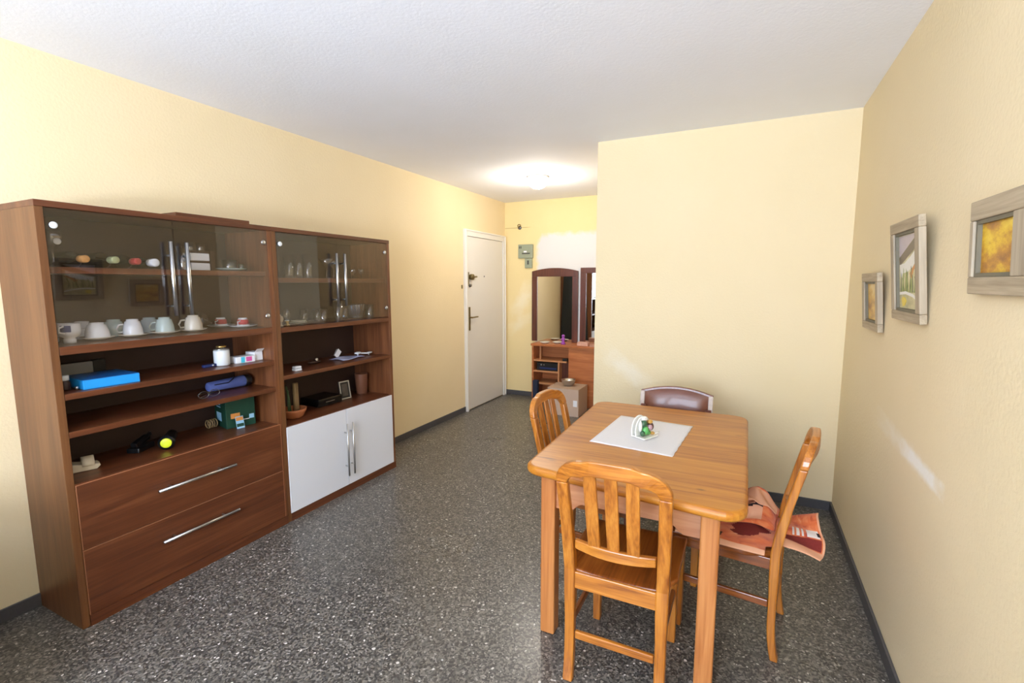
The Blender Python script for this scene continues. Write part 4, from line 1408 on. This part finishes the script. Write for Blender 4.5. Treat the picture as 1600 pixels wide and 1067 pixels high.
# local frame of the chair: +y = towards the table, x = across (negative x is nearer the camera)
def sheet(fn, nu, nv, mat, name, thick=0.005):
    b = bb(mat).grid(fn, nu, nv)
    uvl = b.bm.loops.layers.uv.new('uv')
    b.bm.verts.ensure_lookup_table()
    for f in b.bm.faces:
        for l in f.loops:
            i = l.vert.index
    k = 0
    b.bm.verts.index_update()
    for f in b.bm.faces:
        for l in f.loops:
            i = l.vert.index
            l[uvl].uv = ((i // (nv + 1)) / nu, (i % (nv + 1)) / nv)
    o = b.make(name, tw)
    md = o.modifiers.new('thick', 'SOLIDIFY')
    md.thickness = thick
    md.offset = 1
    return o


def paint(o, mats):
    """give single faces of the sheet their woven colour: mats = [(material, test(u, v))]"""
    me = o.data
    uv = me.uv_layers[0].data
    for mt, test in mats:
        me.materials.append(M[mt])
        k = len(me.materials) - 1
        for f in me.polygons:
            u = sum(uv[i].uv[0] for i in f.loop_indices) / f.loop_total
            v = sum(uv[i].uv[1] for i in f.loop_indices) / f.loop_total
            if test(u, v):
                f.material_index = k


def drape(u, v):
    # lies on the seat, its near edge turned down a little over the seat side
    x = -0.205 + 0.37 * u
    y = 0.385 - (0.335 + 0.06 * min(1.0, max(0.0, (0.15 - abs(x)) / 0.03))) * v
    e = max(0.0, (-0.185 - x) / 0.02)
    z = 0.006 + 0.006 * math.sin(20 * x + 5 * y) ** 2 + 0.010 * math.sin(PI * u) * math.sin(9 * v + 4 * u) ** 2 - 0.014 * e
    return Vector((x, y, z))


o = sheet(drape, 60, 60, 'towel', 'seat_layer', 0.004)
paint(o, [('towel_maroon', lambda u, v: ((u - 0.42) / 0.20) ** 2 + ((v - 0.66 - 0.25 * (u - 0.4)) / (0.16 + 0.03 * math.sin(30 * u))) ** 2 < 1),
          ('towel_dark', lambda u, v: 0.10 < u < 0.17 and 0.36 < v < 0.52 and (math.sin(90 * v) > -0.1 or u > 0.145)),
          ('towel_pale', lambda u, v: u < 0.05)])


def tail(u, v):
    # flap that passes between the back posts and sticks out behind the chair
    x = -0.125 + 0.255 * u
    y = 0.02 - (0.15 + 0.015 * math.sin(5 * u)) * v
    z = 0.014 + 0.010 * math.sin(7 * u + 2 * v) ** 2 + v ** 1.4 * (-0.030 + 0.085 * u ** 1.3)
    return Vector((x, y, z))


o = sheet(tail, 44, 44, 'towel', 'hanging_flap', 0.004)
paint(o, [('towel_maroon', lambda u, v: 0.20 < u < 0.42 and v < 0.93),
          ('towel_pale', lambda u, v: u < 0.18 or v > 0.955),
          ('towel_white', lambda u, v: 0.44 < u < 0.64 and 0.30 < v < 0.90 and (math.sin(60 * v) > 0.0 or v > 0.66)),
          ('towel_dark', lambda u, v: 0.48 < u < 0.58 and 0.86 < v < 0.94)])


def heap(u, v):
    x = -0.02 + 0.18 * u
    y = 0.31 - 0.28 * v
    z = 0.020 + 0.060 * math.sin(PI * u) ** 0.7 * math.sin(PI * v) ** 0.6 * (1 + 0.45 * math.sin(7 * v + 3 * u) + 0.25 * math.sin(13 * u - 6 * v))
    return Vector((x + 0.012 * math.sin(11 * v), y, z))


o = sheet(heap, 36, 36, 'towel_pale', 'crumpled_fold', 0.004)
paint(o, [('towel', lambda u, v: v > 0.80 or u < 0.10), ('towel_dark', lambda u, v: abs(u - 0.30 - 0.15 * v) < 0.025 and 0.55 < v < 0.8)])


def peak(u, v):
    x = 0.045 + 0.11 * u
    y = 0.225 - 0.20 * v
    z = 0.055 + 0.105 * max(0.0, 1 - abs(2 * v - 1.1) ** 1.25) * (0.45 + 0.55 * u) - 0.03 * u + 0.006 * math.sin(17 * v + 8 * u)
    return Vector((x, y, max(z, 0.03)))


o = sheet(peak, 24, 30, 'towel_pale', 'raised_fold', 0.004)
paint(o, [('towel', lambda u, v: abs(v - 0.18) < 0.02 or abs(u - 0.94) < 0.04 or v > 0.95)])


def whitef(u, v):
    x = 0.03 + 0.12 * u
    y = 0.385 - 0.12 * v
    z = 0.020 + 0.045 * math.sin(PI * (0.15 + 0.8 * u)) * (0.5 + 0.5 * math.sin(PI * v))
    return Vector((x, y, z))


sheet(whitef, 14, 14, 'towel_white', 'white_fold', 0.004)


# ------------------------------------------------------------------ pictures on the right wall
def framed(name, label, cat, y0, y1, z0, z1, oy0, oy1, oz0, oz1, tilt, print_mats, extra=None, th=0.022):
    """front faces -x; root at the bottom edge touching the wall"""
    yc = (y0 + y1) / 2
    t = thing(name, label, cat, (XR - 0.003, yc, z0), rot=(0, -tilt, 0))
    # stiles and rails
    f = bb('frame_grey')
    f.box(-th, 0, y0 - yc, y1 - yc, 0, oz0 - z0).box(-th, 0, y0 - yc, y1 - yc, oz1 - z0, z1 - z0)
    f.mat('frame_grey_v')
    f.box(-th, 0, y0 - yc, oy0 - yc, oz0 - z0 + .0002, oz1 - z0 - .0002).box(-th, 0, oy1 - yc, y1 - yc, oz0 - z0 + .0002, oz1 - z0 - .0002)
    f.make('frame', t, bevel=0.003)
    lp = bb('frame_in')
    w = 0.010
    a, b, c, d = oy0 - yc + 0.0005, oy1 - yc - 0.0005, oz0 - z0 + 0.0005, oz1 - z0 - 0.0005
    lp.box(-th + 0.006, -0.002, a, a + w, c, d).box(-th + 0.006, -0.002, b - w, b, c, d)
    lp.box(-th + 0.006, -0.002, a + w, b - w, c, c + w).box(-th + 0.006, -0.002, a + w, b - w, d - w, d)
    lp.make('inner_lip', t)
    p = bb(print_mats)
    p.box(-0.006, -0.003, a + w, b - w, c + w, d - w)
    if extra:
        extra(p, a + w, b - w, c + w, d - w)
    p.make('print', t)
    return t


def ochre_mat(name, c0, c1, c2, c3, sc_=9):
    m, nt, b = new_mat(name)
    tc = N(nt, 'ShaderNodeTexCoord')
    mp = N(nt, 'ShaderNodeMapping')
    mp.inputs['Rotation'].default_value = (0.6, 0, 0)
    mp.inputs['Scale'].default_value = (1, 0.7, 1.3)
    nt.links.new(tc.outputs['Object'], mp.inputs['Vector'])
    n1 = N(nt, 'ShaderNodeTexNoise')
    n1.inputs['Scale'].default_value = sc_
    n1.inputs['Detail'].default_value = 9
    n1.inputs['Roughness'].default_value = 0.65
    nt.links.new(mp.outputs[0], n1.inputs['Vector'])
    cr = N(nt, 'ShaderNodeValToRGB')
    e = cr.color_ramp.elements
    e[0].position = 0.33
    e[0].color = lin(c0)
    e[1].position = 0.62
    e[1].color = lin(c3)
    for p, c in ((0.44, c1), (0.52, c2)):
        k = cr.color_ramp.elements.new(p)
        k.color = lin(c)
    nt.links.new(n1.outputs['Fac'], cr.inputs['Fac'])
    nt.links.new(cr.outputs['Color'], b.inputs['Base Color'])
    b.inputs['Roughness'].default_value = 0.35
    return m


M['print_gold'] = ochre_mat('golden_abstract', (150, 92, 30), (196, 134, 20), (226, 182, 20), (240, 206, 60), 11)
M['print_sand'] = ochre_mat('sandy_abstract', (160, 110, 60), (200, 152, 70), (222, 182, 90), (230, 204, 150), 9)
M['print_garden'] = ochre_mat('garden_ground', (150, 142, 96), (186, 176, 128), (206, 196, 150), (222, 214, 176), 9)
M['p_lilac'] = plain('picture_lilac', (196, 182, 186), 0.4)
M['p_band'] = plain('picture_brown_band', (120, 104, 84), 0.4)
M['p_white'] = plain('picture_white', (236, 232, 224), 0.4)
M['p_orange'] = plain('picture_orange', (208, 138, 66), 0.4)
M['p_green'] = plain('picture_green', (128, 142, 62), 0.4)
M['p_dgreen'] = plain('picture_dark_green', (86, 96, 50), 0.4)
M['p_yellow'] = plain('picture_yellow', (224, 196, 60), 0.4)


def lilies(p, a, b, c, d):
    w, h = b - a, d - c
    # u runs from the left of the picture (far, +y) to the right (near, -y)
    def P(u, v):
        return (b - u * w, c + v * h)
    x0 = -0.0062
    def poly(mat, pts, dx):
        p.mat(mat)
        p.prism([P(*q) for q in pts], 0, -0.0061 - dx, -0.0060)
    poly('p_lilac', [(0.02, 0.99), (0.98, 0.99), (0.02, 0.70)], 0.0002)
    poly('p_band', [(0.02, 0.70), (0.98, 0.98), (0.98, 0.84), (0.02, 0.58)], 0.0003)
    poly('p_white', [(0.03, 0.60), (0.30, 0.62), (0.60, 0.70), (0.90, 0.80), (0.92, 0.66), (0.70, 0.56), (0.45, 0.50), (0.18, 0.48), (0.10, 0.40)], 0.0004)
    poly('p_orange', [(0.55, 0.48), (0.85, 0.62), (0.98, 0.60), (0.75, 0.52), (0.60, 0.38)], 0.0005)
    for i in range(11):
        u = 0.08 + 0.075 * i
        k = 0.08 * math.sin(i * 2.3)
        poly('p_green' if i % 2 else 'p_dgreen', [(u, 0.22), (u + 0.03, 0.22), (u + 0.05 + k, 0.46 + k), (u + 0.03 + k, 0.50 + k)], 0.0006 + 0.00005 * i)
    poly('p_white', [(0.02, 0.22), (0.35, 0.235), (0.70, 0.20), (0.98, 0.13), (0.98, 0.09), (0.70, 0.16), (0.35, 0.195), (0.02, 0.18)], 0.0013)
    poly('p_yellow', [(0.12, 0.12), (0.20, 0.16), (0.30, 0.15), (0.36, 0.10), (0.28, 0.04), (0.18, 0.02)], 0.0014)


framed('framed_picture', 'small grey-framed sandy yellow picture nearest the room corner', 'picture', 2.560, 2.885, 1.250, 1.520, 2.605, 2.838, 1.287, 1.480, R(4.5), 'print_sand')
framed('framed_picture', 'tall grey-framed picture of white lilies between two yellow pictures', 'picture', 1.985, 2.350, 1.331, 1.705, 2.036, 2.305, 1.366, 1.664, R(5.0), 'print_garden', lilies)
framed('framed_picture', 'golden yellow abstract in a wide grey frame cut by the right photo edge', 'picture', 1.190, 1.620, 1.444, 1.685, 1.385, 1.598, 1.488, 1.635, R(2.6), 'print_gold')

# ------------------------------------------------------------------ fuse panel, bell and hook on the end wall
t = thing('fuse_panel', 'grey-green fuse panel with a small switch box on the hall end wall', 'fuse box', (0.305, YE, 1.79))
bb('fuse').box(-0.100, 0.100, -0.035, -0.0005, 0, 0.172).make('case', t, bevel=0.004)
bb('fuse_dark').box(-0.045, 0.065, -0.037, -0.0352, 0.050, 0.066).make('switch_row', t)
bb('paper_white').box(-0.02, 0.02, -0.038, -0.0352, 0.070, 0.090).make('label', t)
for x in (-0.085, -0.065):
    bb('fuse_dark').box(x, x + 0.012, -0.037, -0.0352, 0.120, 0.150).make('screw_cover', t)
t = thing('switch_box', 'small grey box with a dark switch below the fuse panel', 'switch', (0.345, YE, 1.665))
bb('fuse').box(-0.050, 0.050, -0.030, -0.0005, 0, 0.120).make('case', t, bevel=0.004)
bb('fuse_dark').box(-0.014, 0.010, -0.036, -0.0302, 0.045, 0.095).make('switch', t, bevel=0.002)
t = thing('wall_hook', 'small brown metal ring fixing high on the hall end wall', 'hook', (0.213, YE, 2.175))
bb('steel_dark').lathe([(0.022, -0.012), (0.024, -0.008), (0.024, -0.0005)], 20, axis='y').make('plate', t)
bb('brass').tube([(0.020 * math.cos(a), -0.022, 0.022 + 0.018 * math.sin(a)) for a in [q * PI / 6 for q in range(13)]], 0.005, 6).make('ring', t)
bb('brass').cyl((0, -0.012, 0.004), (0, -0.024, 0.004), 0.005, 8).make('pin', t)

# ------------------------------------------------------------------ hall unit
HX = 0.523
HY = 5.275
t = thing('hall_unit', 'reddish wooden hall unit with open shelves and a wide panel', 'hall unit', (HX, HY, 0))
D = YE - 0.015 - HY
bb('hall_wood').box(-0.012, 1.20, -0.012, D, 0.715, 0.742).make('top', t, bevel=0.003)
bb('hall_wood').box(0.0, 0.022, 0.0, D, 0, 0.7145).make('side_panel', t, bevel=0.001)
bb('hall_edge').box(0.45, 0.468, 0.12, D, 0.0, 0.7145).make('side_panel', t, bevel=0.001)
bb('hall_edge').box(0.340, 0.358, 0.0, D - 0.01, 0.262, 0.5265).make('divider', t, bevel=0.001)
bb('hall_wood').box(0.0225, 0.4495, D - 0.009, D, 0.0, 0.7145).make('back_panel', t)
bb('hall_wood').box(0.4685, 1.18, 0.02, 0.040, 0.0, 0.7145).make('front_panel', t, bevel=0.001)
for z, w in ((0.545, 0.47), (0.412, 0.3395), (0.262, 0.4495), (0.085, 0.4495)):
    bb('hall_edge').box(0.0225, min(w, 0.4495), 0.0, D - 0.0095, z - 0.018, z).make('shelf', t, bevel=0.001)
bb('hall_dark').box(0.359, 0.4495, 0.10, 0.11, 0.263, 0.526).make('opening_shade', t)  # dark sheet stands in for the shade of the opening
bb('hall_edge').box(0.083, 0.100, 0.05, 0.07, 0.5455, 0.7145).make('post', t)


def mirror_thing(lab, x0, x1, zs, zt, arch, st=0.072, mr=0.065, yaw_=0.0):
    xc = (x0 + x1) / 2
    w = (x1 - x0) / 2
    t = thing('wall_mirror', lab, 'mirror', (xc, YE - 0.015 - (w * math.sin(yaw_)), zs), rotz=yaw_)
    h = zt - zs
    y0, y1 = -0.024, -0.001
    f = bb('hall_dark')
    f.box(-w, -w + st, y0, y1, 0, h - mr).box(w - st, w, y0, y1, 0, h - mr)
    top = [(-w, h - mr), (w, h - mr)] + [(w - 2 * w * k / 14, h - (0.0 if not arch else 0) + (arch * (1 - (2 * k / 14 - 1) ** 2))) for k in range(15)]
    f.prism(top, 1, y0, y1)
    f.make('frame', t, bevel=0.003)
    bb('mirror').box(-w + st + 0.0005, w - st - 0.0005, -0.014, -0.004, 0.0005, h - mr - 0.0005).make('mirror_glass', t)
    return t


mirror_thing('arched dark-framed mirror standing on the hall unit, left one', 0.408, 1.010, 0.7425, 1.620, 0.040, yaw_=R(2.0))
mirror_thing('straight-topped dark-framed mirror beside the arched one, cut by the wall corner', 1.040, 1.60, 0.7425, 1.658, 0.0)

# things on and in the hall unit
for k, (x, y, r, lab) in enumerate(((0.66, 5.36, 0.062, 'white oval dish on the hall unit, left one'), (0.80, 5.42, 0.060, 'white oval dish on the hall unit nearer the mirror'))):
    o = bb('china_cream').lathe([(r * 0.5, 0), (r, 0.016), (r, 0.020), (r * 0.5, 0.006), (0.004, 0.005)], 24).make('dish', loc=(x, y, 0.7425))
    tag(o, lab, 'dish', 'white dishes on the hall unit')
t = thing('toy_figure', 'violet plastic trinket standing on the hall unit before the mirror', 'trinket', (0.905, 5.34, 0.7425))
t.scale = (1.15, 1.15, 1.15)
bb('lilac').lathe([(0.022, 0), (0.026, 0.01), (0.012, 0.03), (0.020, 0.045), (0.022, 0.06), (0.010, 0.072)], 18).make('body', t)
bb('lilac').ball((0, 0, 0.088), 0.017).make('head', t)
o = bb('pinkish').box(-0.065, 0.065, -0.04, 0.04, 0, 0.042).make('trinket_box', loc=(1.16, 5.33, 0.7425), bevel=0.002)
tag(o, 'pink patterned low box at the right of the hall unit top', 'box')
t = thing('radio', 'black electronic box with a silver knob on the hall unit shelf', 'electronics', (0.715, 5.30, 0.4125))
bb('black').box(-0.135, 0.135, 0.0, 0.18, 0, 0.098).make('case', t, bevel=0.004)
bb('steel').cyl((-0.075, -0.008, 0.070), (-0.075, 0.0, 0.070), 0.010, 14).make('knob', t)
bb('steel').cyl((-0.040, -0.006, 0.070), (-0.040, 0.0, 0.070), 0.006, 12).make('button', t)
bb('dark_blue').box(-0.10, 0.12, -0.002, 0.0, 0.02, 0.04).make('display', t)
o = bb('navy').box(-0.033, 0.033, 0.0, 0.060, 0, 0.30).make('tall_case', loc=(0.595, 5.205, 0.0005), bevel=0.012, seg=3)
tag(o, 'navy upright bag standing against the left end of the hall unit', 'bag')
o = bb('black').box(-0.03, 0.03, -0.02, 0.02, 0, 0.03).make('small_black_box', loc=(0.945, 5.31, 0.5455), bevel=0.002)
tag(o, 'tiny black box on the upper open shelf of the hall unit', 'box')

# carton with steel bowl
t = thing('carton', 'plain beige cardboard carton on the hall floor under a steel bowl', 'carton', (1.085, 5.045, 0))
bb('carton').box(-0.195, 0.171, -0.165, 0.165, 0, 0.305).make('body', t, bevel=0.002)
bb('carton_side').box(-0.195, 0.171, -0.165, -0.001, 0.3055, 0.3075).make('flap', t)
bb('carton_side').box(-0.195, 0.171, 0.001, 0.165, 0.3055, 0.3075).make('flap', t)
o = bb('paper_white').box(0.110, 0.155, -0.1665, -0.1652, 0.115, 0.185).make('label', t)
o['label'] = 'white label'
o = bb('steel').lathe([(0.045, 0), (0.050, 0.002), (0.072, 0.035), (0.080, 0.068), (0.083, 0.070), (0.077, 0.070), (0.068, 0.035), (0.003, 0.004)], 36).make('steel_bowl', loc=(1.075, 5.06, 0.308))
tag(o, 'shiny steel mixing bowl sitting on the cardboard carton', 'bowl')

# ------------------------------------------------------------------ unseen sofa added beside the left wall to shade its lower part
t = thing('shadow_blocker', 'unseen low grey sofa, added to cast shade on the left wall', 'shadow_blocker', (0.02, -1.63, 0))
bb('shadow_blocker').box(0, 0.78, 0.16, 1.84, 0.08, 0.42).make('seat', t, bevel=0.03, seg=3)
bb('shadow_blocker').box(0, 0.22, 0.16, 1.84, 0.4205, 0.72).make('backrest', t, bevel=0.04, seg=3)
for y in (0.0, 1.845):
    bb('shadow_blocker').box(0, 0.78, y, y + 0.155, 0.08, 0.69).make('armrest', t, bevel=0.03, seg=3)
for x in (0.06, 0.72):
    for y in (0.06, 1.92):
        bb('black').cyl((x, y, 0), (x, y, 0.079), 0.02, 12).make('foot', t)
